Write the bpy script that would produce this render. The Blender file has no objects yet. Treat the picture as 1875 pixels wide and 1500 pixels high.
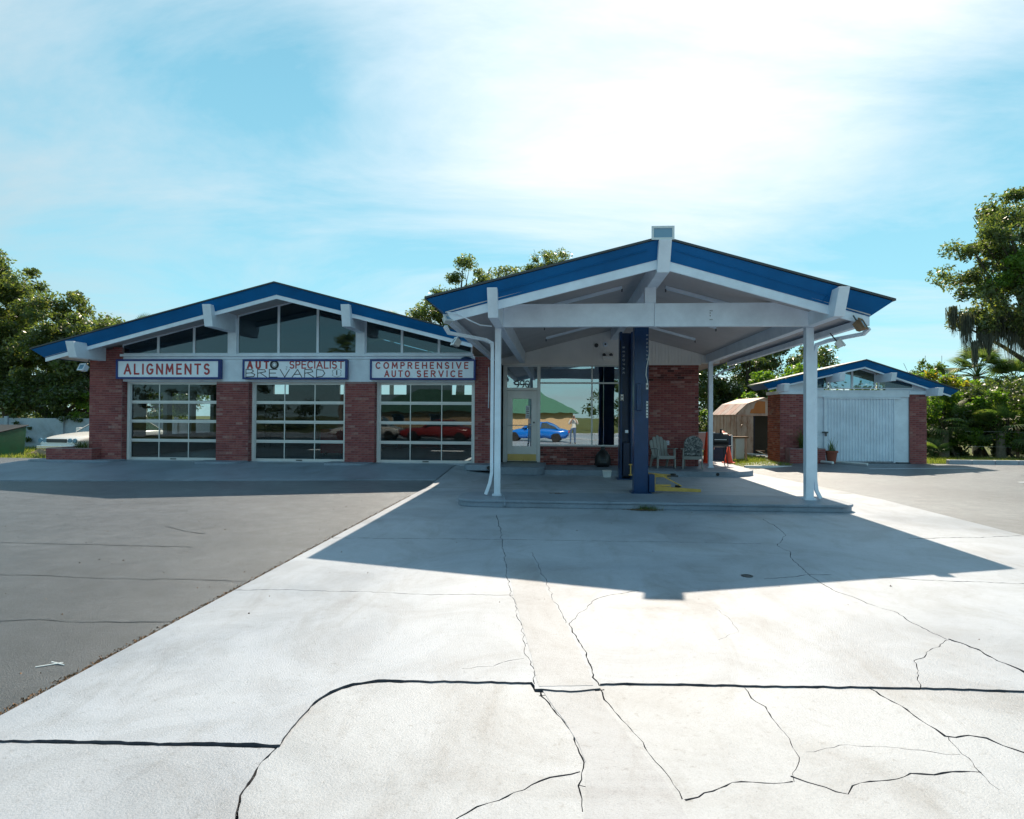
import bpy, bmesh, math, random
import numpy as np
from mathutils import Vector, Matrix
random.seed(7); RNG = np.random.default_rng(7)
SC = bpy.context.scene; COL = SC.collection
R = math.radians

# ------------------------------------------------------------------ camera
cam_d = bpy.data.cameras.new('camera'); cam = bpy.data.objects.new('camera', cam_d); COL.objects.link(cam)
cam_d.sensor_width = 36.0; cam_d.lens = 1150 / 1875 * 36; cam_d.clip_start = 0.05; cam_d.clip_end = 4000
yaw, pitch, roll = math.atan(83.5 / 1150), math.atan(13.5 / 1150), 0.006
fwd = Vector((-math.sin(yaw) * math.cos(pitch), math.cos(yaw) * math.cos(pitch), math.sin(pitch)))
r0 = fwd.cross(Vector((0, 0, 1))).normalized(); u0 = r0.cross(fwd)
rt = r0 * math.cos(roll) + u0 * math.sin(roll); up = u0 * math.cos(roll) - r0 * math.sin(roll)
M4 = Matrix(((rt.x, up.x, -fwd.x, 0), (rt.y, up.y, -fwd.y, 0), (rt.z, up.z, -fwd.z, 1.6), (0, 0, 0, 1)))
cam.matrix_world = M4
SC.camera = cam

# ------------------------------------------------------------------ light
SUN_TO = Vector((0.695, 4.343, 4.478)).normalized()      # direction towards the sun
sun_d = bpy.data.lights.new('sun', 'SUN'); sun_d.energy = 2.4; sun_d.angle = R(0.53); sun_d.color = (1.0, 0.845, 0.67)
sun = bpy.data.objects.new('sun', sun_d); COL.objects.link(sun)
sun.rotation_euler = (-SUN_TO).to_track_quat('-Z', 'Y').to_euler()
sun.location = (0, 0, 30)
W = bpy.data.worlds.new('World'); SC.world = W; W.use_nodes = True
nt = W.node_tree; nt.nodes.clear()
def N(t, ty, **kw):
    n = t.nodes.new(ty)
    for k, v in kw.items(): setattr(n, k, v)
    return n
sky = N(nt, 'ShaderNodeTexSky', sky_type='NISHITA', sun_disc=False)
sky.sun_elevation = math.asin(SUN_TO.z); sky.sun_rotation = math.atan2(SUN_TO.x, SUN_TO.y)
sky.air_density = 1.0; sky.dust_density = 0.4; sky.ozone_density = 1.6; sky.altitude = 5
bg = N(nt, 'ShaderNodeBackground'); bg.inputs['Strength'].default_value = 0.10
wo = N(nt, 'ShaderNodeOutputWorld')
tc = N(nt, 'ShaderNodeTexCoord')
sep = N(nt, 'ShaderNodeSeparateXYZ'); nt.links.new(tc.outputs['Generated'], sep.inputs[0])
zc = N(nt, 'ShaderNodeMath', operation='MAXIMUM'); nt.links.new(sep.outputs['Z'], zc.inputs[0]); zc.inputs[1].default_value = 0.0
za = N(nt, 'ShaderNodeMath', operation='ADD'); nt.links.new(zc.outputs[0], za.inputs[0]); za.inputs[1].default_value = 0.16
dx = N(nt, 'ShaderNodeMath', operation='DIVIDE'); nt.links.new(sep.outputs['X'], dx.inputs[0]); nt.links.new(za.outputs[0], dx.inputs[1])
dy = N(nt, 'ShaderNodeMath', operation='DIVIDE'); nt.links.new(sep.outputs['Y'], dy.inputs[0]); nt.links.new(za.outputs[0], dy.inputs[1])
cxyz = N(nt, 'ShaderNodeCombineXYZ'); nt.links.new(dx.outputs[0], cxyz.inputs[0]); nt.links.new(dy.outputs[0], cxyz.inputs[1])
mp = N(nt, 'ShaderNodeMapping'); nt.links.new(cxyz.outputs[0], mp.inputs[0])
mp.inputs['Rotation'].default_value = (0, 0, R(-28)); mp.inputs['Scale'].default_value = (0.55, 1.15, 1); mp.inputs['Location'].default_value = (3.2, 1.7, 0)
cn = N(nt, 'ShaderNodeTexNoise'); cn.inputs['Scale'].default_value = 1.1; cn.inputs['Detail'].default_value = 9; cn.inputs['Roughness'].default_value = 0.62; cn.inputs['Distortion'].default_value = 0.5
nt.links.new(mp.outputs[0], cn.inputs['Vector'])
cr = N(nt, 'ShaderNodeValToRGB'); nt.links.new(cn.outputs['Fac'], cr.inputs[0])
cr.color_ramp.elements[0].position = 0.54; cr.color_ramp.elements[0].color = (0, 0, 0, 1)
cr.color_ramp.elements[1].position = 1.0; cr.color_ramp.elements[1].color = (1, 1, 1, 1)
# thin cirrus is brighter the nearer it lies to the sun (forward scattering)
dt = N(nt, 'ShaderNodeVectorMath', operation='DOT_PRODUCT'); nt.links.new(tc.outputs['Generated'], dt.inputs[0]); dt.inputs[1].default_value = SUN_TO
mr = N(nt, 'ShaderNodeMapRange'); nt.links.new(dt.outputs['Value'], mr.inputs[0])
mr.inputs[1].default_value = 0.55; mr.inputs[2].default_value = 1.0; mr.inputs[3].default_value = 2.35; mr.inputs[4].default_value = 4.4
cc = N(nt, 'ShaderNodeVectorMath', operation='SCALE'); cc.inputs[0].default_value = (0.93, 0.97, 1.0); nt.links.new(mr.outputs[0], cc.inputs['Scale'])
tint = N(nt, 'ShaderNodeMix', data_type='RGBA', blend_type='MULTIPLY'); tint.inputs[0].default_value = 1.0
nt.links.new(sky.outputs[0], tint.inputs[6]); tint.inputs[7].default_value = (0.06, 0.10, 0.10, 1)
haz = N(nt, 'ShaderNodeMix', data_type='RGBA', blend_type='ADD'); haz.inputs[0].default_value = 1.0
hz = N(nt, 'ShaderNodeValToRGB'); nt.links.new(zc.outputs[0], hz.inputs[0]); he = hz.color_ramp.elements; he.new(0.14); he.new(0.45)   # pale haze, thicker and whiter towards the horizon
for e_, p_, c_ in zip(he, (0.0, 0.14, 0.45, 1.0), ((0.42, 0.62, 0.66), (0.27, 0.54, 0.62), (0.185, 0.43, 0.54), (0.085, 0.21, 0.31))): e_.position = p_; e_.color = (*c_, 1)
hv = N(nt, 'ShaderNodeVectorMath', operation='SCALE'); hv.inputs['Scale'].default_value = 4.0; nt.links.new(hz.outputs[0], hv.inputs[0])
nt.links.new(hv.outputs[0], haz.inputs[7])
# the veil of high cloud stands between the camera's view and the sun and thins out away from it
ctr = Vector((0.09, 0.80, 0.60)).normalized()
d2 = N(nt, 'ShaderNodeVectorMath', operation='DOT_PRODUCT'); nt.links.new(tc.outputs['Generated'], d2.inputs[0]); d2.inputs[1].default_value = ctr
m2 = N(nt, 'ShaderNodeMapRange'); m2.interpolation_type = 'SMOOTHSTEP'; nt.links.new(d2.outputs['Value'], m2.inputs[0]); m2.inputs[1].default_value = 0.86; m2.inputs[2].default_value = 1.0; m2.inputs[3].default_value = 0.30; m2.inputs[4].default_value = 0.98
b2_ = N(nt, 'ShaderNodeMath', operation='MULTIPLY_ADD'); nt.links.new(m2.outputs[0], b2_.inputs[0]); b2_.inputs[1].default_value = 0.42; nt.links.new(cn.outputs['Fac'], b2_.inputs[2])
nt.links.new(b2_.outputs[0], cr.inputs[0])
fm = N(nt, 'ShaderNodeMath', operation='MULTIPLY'); nt.links.new(cr.outputs[0], fm.inputs[0])
m3 = N(nt, 'ShaderNodeMapRange'); nt.links.new(d2.outputs['Value'], m3.inputs[0]); m3.inputs[1].default_value = 0.3; m3.inputs[2].default_value = 0.95; m3.inputs[3].default_value = 0.9; m3.inputs[4].default_value = 1.0
nt.links.new(m3.outputs[0], fm.inputs[1])
mx = N(nt, 'ShaderNodeMix', data_type='RGBA'); nt.links.new(fm.outputs[0], mx.inputs[0]); nt.links.new(tint.outputs[2], haz.inputs[6]); nt.links.new(haz.outputs[2], mx.inputs[6]); nt.links.new(cc.outputs[0], mx.inputs[7])
nt.links.new(mx.outputs[2], bg.inputs['Color']); nt.links.new(bg.outputs[0], wo.inputs[0])
SC.view_settings.view_transform = 'Standard'; SC.view_settings.look = 'None'; SC.view_settings.exposure = 1.6; SC.view_settings.gamma = 1.0
SC.view_settings.use_curve_mapping = False
SC.cycles.max_bounces = 16; SC.cycles.diffuse_bounces = 8; SC.cycles.glossy_bounces = 6; SC.cycles.transparent_max_bounces = 16

# ------------------------------------------------------------------ materials
MAT = {}
def principled(name, col, rough=0.6, spec=0.5, metal=0.0):
    m = bpy.data.materials.new(name); m.use_nodes = True; MAT[name] = m
    b = m.node_tree.nodes['Principled BSDF']
    b.inputs['Base Color'].default_value = (*col, 1); b.inputs['Roughness'].default_value = rough
    b.inputs['Specular IOR Level'].default_value = spec; b.inputs['Metallic'].default_value = metal
    return m, m.node_tree, b
def noise(t, scale, detail=6, rough=0.6, vec=None, coord='Object', dist=0.0):
    n = N(t, 'ShaderNodeTexNoise'); n.inputs['Scale'].default_value = scale; n.inputs['Detail'].default_value = detail
    n.inputs['Roughness'].default_value = rough; n.inputs['Distortion'].default_value = dist
    if vec is None:
        c = N(t, 'ShaderNodeTexCoord'); vec = c.outputs[coord]
    t.links.new(vec, n.inputs['Vector']); return n
def ramp(t, src, stops):
    r = N(t, 'ShaderNodeValToRGB'); t.links.new(src, r.inputs[0]); e = r.color_ramp.elements
    while len(e) < len(stops): e.new(0.5)
    for i, (p, c) in enumerate(stops):
        e[i].position = p; e[i].color = (*c, 1) if len(c) == 3 else c
    return r
def bump(t, b, src, strength, dist):
    n = N(t, 'ShaderNodeBump'); n.inputs['Strength'].default_value = strength; n.inputs['Distance'].default_value = dist
    t.links.new(src, n.inputs['Height']); t.links.new(n.outputs[0], b.inputs['Normal']); return n
def mult(t, a, b, fac=1.0, mode='MULTIPLY'):
    m = N(t, 'ShaderNodeMix', data_type='RGBA', blend_type=mode); m.inputs[0].default_value = fac
    t.links.new(a, m.inputs[6]); t.links.new(b, m.inputs[7]); return m.outputs[2]
def paint(name, col, rough=0.5, var=0.1, grime=0.12, scale=3.0, spec=0.5):
    m, t, b = principled(name, col, rough, spec)
    n1 = noise(t, scale, 8, 0.65); d = tuple(max(0, c * (1 - grime)) for c in col); l = tuple(min(1, c * (1 + var)) for c in col)
    r = ramp(t, n1.outputs['Fac'], [(0.3, d), (0.7, l)]); t.links.new(r.outputs[0], b.inputs['Base Color'])
    n2 = noise(t, 60, 4); bump(t, b, n2.outputs['Fac'], 0.12, 0.01)
    r2 = ramp(t, n1.outputs['Fac'], [(0.2, (rough * 1.2,) * 3), (0.8, (rough * 0.8,) * 3)]); t.links.new(r2.outputs[0], b.inputs['Roughness'])
    return m
paint('white_paint', (0.78, 0.86, 0.97), 0.45, 0.05, 0.17, 2.2)
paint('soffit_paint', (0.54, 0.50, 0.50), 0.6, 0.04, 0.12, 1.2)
paint('cream_siding', (0.84, 0.82, 0.80), 0.55, 0.04, 0.10, 1.2)
paint('blue_fascia', (0.0003, 0.118, 0.33), 0.45, 0.16, 0.26, 0.7, spec=0.2)
paint('sign_blue', (0.003, 0.028, 0.19), 0.35)
paint('sign_white', (0.84, 0.90, 0.98), 0.35, 0.03, 0.06)
paint('sign_red', (0.42, 0.045, 0.05), 0.5)
paint('black_paint', (0.012, 0.012, 0.014), 0.45)
paint('lift_blue', (0.0, 0.036, 0.125), 0.32, 0.1, 0.2, 4)
paint('lift_dark', (0.006, 0.016, 0.05), 0.5)
paint('lift_yellow', (0.62, 0.40, 0.09), 0.4, 0.05, 0.25, 8)
paint('rubber', (0.015, 0.015, 0.015), 0.8)
paint('resin', (0.27, 0.28, 0.27), 0.5)
paint('aluminium', (0.62, 0.63, 0.63), 0.35, 0.03, 0.08)
MAT['aluminium'].node_tree.nodes['Principled BSDF'].inputs['Metallic'].default_value = 0.35
paint('dumpster_green', (0.006, 0.09, 0.045), 0.4, 0.1, 0.3, 3)
paint('cone_orange', (0.85, 0.07, 0.02), 0.45)
paint('timber', (0.22, 0.13, 0.07), 0.8, 0.2, 0.4, 6)
paint('terracotta', (0.30, 0.085, 0.05), 0.8)
paint('pvc', (0.72, 0.76, 0.76), 0.35)
paint('dark_room', (0.05, 0.055, 0.06), 0.8)
paint('room_wall', (0.16, 0.17, 0.17), 0.8)
paint('pink_panel', (0.55, 0.33, 0.28), 0.6)
paint('steel_dark', (0.05, 0.055, 0.06), 0.45)
paint('skin', (0.5, 0.3, 0.22), 0.5); paint('denim', (0.08, 0.14, 0.26), 0.85); paint('shirt', (0.7, 0.7, 0.68), 0.85); paint('hair', (0.05, 0.03, 0.02), 0.7)
paint('beige_render', (0.62, 0.44, 0.27), 0.85); paint('green_roof', (0.07, 0.19, 0.13), 0.7)
paint('brass', (0.45, 0.33, 0.12), 0.3); MAT['brass'].node_tree.nodes['Principled BSDF'].inputs['Metallic'].default_value = 0.8
paint('clay_soil', (0.42, 0.30, 0.20), 0.95, 0.25, 0.4, 9)

def mat_brick(name, stops):
    m, t, b = principled(name, (0.3, 0.1, 0.08), 0.85, 0.25)
    g = N(t, 'ShaderNodeNewGeometry'); oi = N(t, 'ShaderNodeObjectInfo')
    a = N(t, 'ShaderNodeMath', operation='ADD'); t.links.new(g.outputs['Random Per Island'], a.inputs[0]); t.links.new(oi.outputs['Random'], a.inputs[1])
    f = N(t, 'ShaderNodeMath', operation='FRACT'); t.links.new(a.outputs[0], f.inputs[0])
    r = ramp(t, f.outputs[0], stops)
    n1 = noise(t, 14, 5); r1 = ramp(t, n1.outputs['Fac'], [(0.3, (0.72,) * 3), (0.75, (1.2,) * 3)])
    n3 = noise(t, 1.1, 5); r3 = ramp(t, n3.outputs['Fac'], [(0.35, (0.8, 0.8, 0.82)), (0.7, (1.12, 1.08, 1.05))])
    t.links.new(mult(t, mult(t, r.outputs[0], r1.outputs[0]), r3.outputs[0]), b.inputs['Base Color'])
    n2 = noise(t, 90, 4); bump(t, b, n2.outputs['Fac'], 0.3, 0.01); return m
mat_brick('brick_red', [(0.0, (0.24, 0.074, 0.076)), (0.3, (0.29, 0.088, 0.086)), (0.6, (0.32, 0.100, 0.096)), (0.9, (0.35, 0.135, 0.120)), (1.0, (0.40, 0.22, 0.20))])
mat_brick('brick_mixed', [(0.0, (0.07, 0.032, 0.036)), (0.1, (0.15, 0.050, 0.050)), (0.3, (0.23, 0.070, 0.064)), (0.75, (0.30, 0.090, 0.080)), (0.93, (0.38, 0.14, 0.12)), (1.0, (0.44, 0.27, 0.25))])
mat_brick('brick_glow_side', [(0.0, (0.28, 0.08, 0.04)), (0.5, (0.42, 0.12, 0.06)), (0.9, (0.48, 0.17, 0.09)), (1.0, (0.45, 0.26, 0.18))])  # brick with the warm glow on the storage side wall put into its colour
paint('crack_dirt', (0.075, 0.078, 0.095), 0.95, 0.2, 0.4, 12)
paint('faded_print', (0.30, 0.36, 0.44), 0.5)
paint('mortar', (0.30, 0.20, 0.20), 0.95, 0.1, 0.2, 4)

def mat_concrete():
    m, t, b = principled('concrete', (0.4, 0.4, 0.39), 0.5, 0.55)
    c = N(t, 'ShaderNodeTexCoord'); v = c.outputs['Object']
    n1 = noise(t, 0.35, 8, 0.62, v, dist=0.6); r1 = ramp(t, n1.outputs['Fac'], [(0.34, (0.25, 0.29, 0.345)), (0.46, (0.32, 0.362, 0.42)), (0.66, (0.385, 0.425, 0.48))])
    mpn = N(t, 'ShaderNodeMapping'); t.links.new(v, mpn.inputs[0]); mpn.inputs['Scale'].default_value = (1.2, 0.35, 1)
    n2 = noise(t, 1.7, 10, 0.7, mpn.outputs[0], dist=0.8); r2 = ramp(t, n2.outputs['Fac'], [(0.30, (0.80, 0.785, 0.76)), (0.47, (1.0, 1.0, 1.0)), (0.8, (1.05, 1.05, 1.04))])
    n3 = noise(t, 140, 3, 0.8, v); r3 = ramp(t, n3.outputs['Fac'], [(0.3, (0.78, 0.78, 0.78)), (0.5, (1.0,) * 3), (0.75, (1.1,) * 3)])
    n5 = noise(t, 22, 6, 0.7, v); r5 = ramp(t, n5.outputs['Fac'], [(0.24, (0.62, 0.60, 0.57)), (0.42, (1.0,) * 3), (0.7, (1.04,) * 3)])
    n6 = noise(t, 0.9, 9, 0.72, v, dist=1.2); r6 = ramp(t, n6.outputs['Fac'], [(0.36, (0.84, 0.825, 0.81)), (0.49, (0.98, 0.98, 0.975)), (0.60, (1.07,) * 3)])
    # a few brown drip stains and an oil patch
    vo = N(t, 'ShaderNodeTexVoronoi'); vo.inputs['Scale'].default_value = 0.42; t.links.new(v, vo.inputs['Vector'])
    n4 = noise(t, 3.5, 6, 0.65, v); ad = N(t, 'ShaderNodeMath', operation='MULTIPLY_ADD'); t.links.new(n4.outputs['Fac'], ad.inputs[0]); ad.inputs[1].default_value = 0.55; t.links.new(vo.outputs['Distance'], ad.inputs[2])
    r4 = ramp(t, ad.outputs[0], [(0.32, (0.70, 0.665, 0.62)), (0.50, (1.0, 1.0, 1.0))])
    k = mult(t, mult(t, mult(t, mult(t, mult(t, r1.outputs[0], r2.outputs[0]), r3.outputs[0]), r4.outputs[0]), r5.outputs[0]), r6.outputs[0])
    t.links.new(k, b.inputs['Base Color'])
    rr = ramp(t, n1.outputs['Fac'], [(0.3, (0.42,) * 3), (0.7, (0.54,) * 3)]); t.links.new(rr.outputs[0], b.inputs['Roughness'])
    b1 = N(t, 'ShaderNodeBump'); b1.inputs['Strength'].default_value = 0.6; b1.inputs['Distance'].default_value = 0.008
    na = noise(t, 85, 5, 0.7, v); t.links.new(na.outputs['Fac'], b1.inputs['Height'])
    b2 = N(t, 'ShaderNodeBump'); b2.inputs['Strength'].default_value = 0.35; b2.inputs['Distance'].default_value = 0.03
    nb = noise(t, 1.4, 5, 0.5, v); t.links.new(nb.outputs['Fac'], b2.inputs['Height']); t.links.new(b1.outputs[0], b2.inputs['Normal']); t.links.new(b2.outputs[0], b.inputs['Normal'])
mat_concrete()
def variant(src, name, k):
    m = MAT[src].copy(); m.name = name; MAT[name] = m; t = m.node_tree; b = t.nodes['Principled BSDF']
    s = b.inputs['Base Color'].links[0].from_socket
    x = N(t, 'ShaderNodeMix', data_type='RGBA', blend_type='MULTIPLY'); x.inputs[0].default_value = 1; x.inputs[7].default_value = (*k, 1)
    t.links.new(s, x.inputs[6]); t.links.new(x.outputs[2], b.inputs['Base Color'])
variant('concrete', 'painted_concrete', (0.64, 0.70, 0.76)); variant('concrete', 'driveway_concrete', (1.03, 1.0, 0.96)); variant('concrete', 'grey_concrete', (0.97, 0.955, 0.94)); variant('concrete', 'patch_concrete', (0.93, 0.90, 0.875)); variant('concrete', 'crusty_concrete', (1.15, 1.12, 1.02))
variant('concrete', 'old_white_wall', (1.1, 1.12, 1.15))
def mat_asphalt():
    m, t, b = principled('asphalt', (0.06, 0.06, 0.06), 0.42, 0.62)
    b.inputs['Specular Tint'].default_value = (0.84, 0.94, 1.0, 1)
    c = N(t, 'ShaderNodeTexCoord'); v = c.outputs['Object']
    n1 = noise(t, 0.25, 8, 0.6, v, dist=0.7); r1 = ramp(t, n1.outputs['Fac'], [(0.3, (0.024, 0.028, 0.034)), (0.7, (0.044, 0.050, 0.058))])
    n2 = noise(t, 95, 4, 0.85, v); r2 = ramp(t, n2.outputs['Fac'], [(0.32, (0.3,) * 3), (0.5, (1.0,) * 3), (0.66, (3.2,) * 3)])
    n3 = noise(t, 4, 8, 0.7, v); r3 = ramp(t, n3.outputs['Fac'], [(0.3, (0.68,) * 3), (0.7, (1.25,) * 3)])
    # far asphalt painted lighter: haze and glare put into the colour, broken by noise
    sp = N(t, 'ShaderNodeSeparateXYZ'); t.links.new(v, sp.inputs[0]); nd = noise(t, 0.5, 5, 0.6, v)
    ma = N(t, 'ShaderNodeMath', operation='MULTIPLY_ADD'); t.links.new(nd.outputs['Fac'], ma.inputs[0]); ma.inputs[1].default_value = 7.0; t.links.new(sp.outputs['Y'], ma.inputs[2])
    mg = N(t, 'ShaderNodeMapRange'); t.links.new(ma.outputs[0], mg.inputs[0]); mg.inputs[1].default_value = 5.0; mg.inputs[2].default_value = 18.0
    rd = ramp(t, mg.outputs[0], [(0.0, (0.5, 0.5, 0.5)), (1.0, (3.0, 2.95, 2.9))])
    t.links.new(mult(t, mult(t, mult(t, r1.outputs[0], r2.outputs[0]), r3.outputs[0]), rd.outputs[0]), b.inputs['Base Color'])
    na = noise(t, 120, 4, 0.75, v); b1 = bump(t, b, na.outputs['Fac'], 0.7, 0.010)
    b2 = N(t, 'ShaderNodeBump'); b2.inputs['Strength'].default_value = 0.3; b2.inputs['Distance'].default_value = 0.05
    nb = noise(t, 0.8, 4, 0.5, v); t.links.new(nb.outputs['Fac'], b2.inputs['Height']); t.links.new(b1.outputs[0], b2.inputs['Normal']); t.links.new(b2.outputs[0], b.inputs['Normal'])
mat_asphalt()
def mat_rust(name, base, rust, amount):
    m, t, b = principled(name, base, 0.6, 0.4)
    mpn = N(t, 'ShaderNodeMapping'); c = N(t, 'ShaderNodeTexCoord'); t.links.new(c.outputs['Object'], mpn.inputs[0]); mpn.inputs['Scale'].default_value = (1, 1, 0.4)
    n1 = noise(t, 3.0, 8, 0.7, mpn.outputs[0]); r = ramp(t, n1.outputs['Fac'], [(amount - 0.1, rust), (amount, tuple((x + y) / 2 for x, y in zip(base, rust))), (amount + 0.12, base)])
    t.links.new(r.outputs[0], b.inputs['Base Color'])
mat_rust('shed_tin', (0.56, 0.43, 0.37), (0.30, 0.12, 0.05), 0.42)
mat_rust('shed_rusty', (0.62, 0.42, 0.35), (0.42, 0.20, 0.13), 0.44)
mat_rust('rust_orange', (0.55, 0.20, 0.06), (0.5, 0.16, 0.05), 0.5)
def mat_glass(name, refl, tint=(0.55, 0.62, 0.62), rough=0.0, ior=1.5):
    m = bpy.data.materials.new(name); m.use_nodes = True; MAT[name] = m; t = m.node_tree; t.nodes.clear()
    o = N(t, 'ShaderNodeOutputMaterial'); g = N(t, 'ShaderNodeBsdfGlossy'); g.inputs['Roughness'].default_value = rough; g.inputs['Color'].default_value = (0.9, 0.97, 1, 1)
    tr = N(t, 'ShaderNodeBsdfTransparent'); tr.inputs[0].default_value = (*tint, 1)
    fr = N(t, 'ShaderNodeFresnel'); fr.inputs[0].default_value = ior
    ad = N(t, 'ShaderNodeMath', operation='ADD', use_clamp=True); t.links.new(fr.outputs[0], ad.inputs[0]); ad.inputs[1].default_value = refl
    mi = N(t, 'ShaderNodeMixShader'); t.links.new(ad.outputs[0], mi.inputs[0]); t.links.new(tr.outputs[0], mi.inputs[1]); t.links.new(g.outputs[0], mi.inputs[2])
    n = noise(t, 0.9, 2); bp = N(t, 'ShaderNodeBump'); bp.inputs['Strength'].default_value = 0.11; bp.inputs['Distance'].default_value = 0.02
    t.links.new(n.outputs['Fac'], bp.inputs['Height']); t.links.new(bp.outputs[0], g.inputs['Normal'])
    t.links.new(mi.outputs[0], o.inputs[0]); return m
mat_glass('office_glass', 0.34, (0.35, 0.42, 0.42)); mat_glass('bay_glass', 0.0, (0.72, 0.78, 0.8), 0.01, 1.40); mat_glass('high_glass', 0.0, (0.42, 0.55, 0.62), 0.0, 1.62); mat_glass('car_glass', 0.15, (0.25, 0.32, 0.30))
principled('lamp_lens', (0.16, 0.30, 0.42), 0.12, 0.6)
principled('car_white', (0.80, 0.80, 0.78), 0.2, 0.6); principled('car_blue', (0.005, 0.16, 0.62), 0.18, 0.7); principled('car_red', (0.45, 0.03, 0.03), 0.2, 0.7)
principled('tail_light', (0.6, 0.02, 0.02), 0.2); principled('chrome', (0.8, 0.8, 0.8), 0.15, 0.5, 1.0)
def mat_leaf(name, stops, rough=0.42, trans=0.35, spec=0.5):
    m, t, b = principled(name, (0.05, 0.09, 0.02), rough, spec)
    g = N(t, 'ShaderNodeNewGeometry'); r = ramp(t, g.outputs['Random Per Island'], stops)
    t.links.new(r.outputs[0], b.inputs['Base Color'])
    tl = N(t, 'ShaderNodeBsdfTranslucent'); k = N(t, 'ShaderNodeMix', data_type='RGBA', blend_type='MULTIPLY'); k.inputs[0].default_value = 1
    t.links.new(r.outputs[0], k.inputs[6]); k.inputs[7].default_value = (2.2, 2.4, 0.9, 1); t.links.new(k.outputs[2], tl.inputs[0])
    mi = N(t, 'ShaderNodeMixShader'); mi.inputs[0].default_value = trans
    o = t.nodes['Material Output']; t.links.new(b.outputs[0], mi.inputs[1]); t.links.new(tl.outputs[0], mi.inputs[2]); t.links.new(mi.outputs[0], o.inputs[0])
mat_leaf('oak_leaf', [(0.0, (0.052, 0.074, 0.028)), (0.6, (0.092, 0.120, 0.048)), (0.93, (0.14, 0.165, 0.07)), (1.0, (0.24, 0.21, 0.08))], 0.36, 0.5, 0.7)
mat_leaf('dark_leaf', [(0.0, (0.034, 0.052, 0.020)), (0.8, (0.065, 0.095, 0.034)), (1.0, (0.12, 0.14, 0.05))], 0.34, 0.42, 0.7)
mat_leaf('bright_leaf', [(0.0, (0.06, 0.115, 0.02)), (0.7, (0.11, 0.19, 0.03)), (1.0, (0.20, 0.26, 0.05))], 0.45, 0.5)
mat_leaf('yellow_leaf', [(0.0, (0.12, 0.14, 0.02)), (0.7, (0.30, 0.26, 0.04)), (1.0, (0.5, 0.26, 0.06))], 0.5, 0.5)
mat_leaf('palm_leaf', [(0.0, (0.05, 0.085, 0.03)), (0.7, (0.085, 0.13, 0.045)), (1.0, (0.16, 0.19, 0.07))], 0.55, 0.4, 0.35)
mat_leaf('moss', [(0.0, (0.07, 0.075, 0.06)), (1.0, (0.15, 0.15, 0.12))], 0.9, 0.2, 0.1)
mat_leaf('grass_blade', [(0.0, (0.08, 0.11, 0.03)), (0.6, (0.15, 0.19, 0.05)), (1.0, (0.32, 0.30, 0.13))], 0.6, 0.4, 0.3)
paint('bark', (0.085, 0.068, 0.052), 0.95, 0.3, 0.4, 8); paint('palm_bark', (0.24, 0.20, 0.155), 0.95, 0.2, 0.4, 10)
def mat_floral():
    m, t, b = principled('floral', (0.4, 0.42, 0.42), 0.9, 0.1)
    n = noise(t, 9, 3, 0.5, dist=2.5); r = ramp(t, n.outputs['Fac'], [(0.40, (0.07, 0.08, 0.09)), (0.5, (0.18, 0.20, 0.20)), (0.62, (0.36, 0.37, 0.37))]); t.links.new(r.outputs[0], b.inputs['Base Color'])
mat_floral()
def mat_ground():
    m, t, b = principled('grass_ground', (0.1, 0.11, 0.05), 0.95, 0.2)
    n = noise(t, 2.2, 9, 0.7); r = ramp(t, n.outputs['Fac'], [(0.35, (0.06, 0.085, 0.025)), (0.55, (0.13, 0.145, 0.05)), (0.75, (0.24, 0.20, 0.11))]); t.links.new(r.outputs[0], b.inputs['Base Color'])
    n2 = noise(t, 40, 5); bump(t, b, n2.outputs['Fac'], 0.6, 0.04)
mat_ground()

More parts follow.
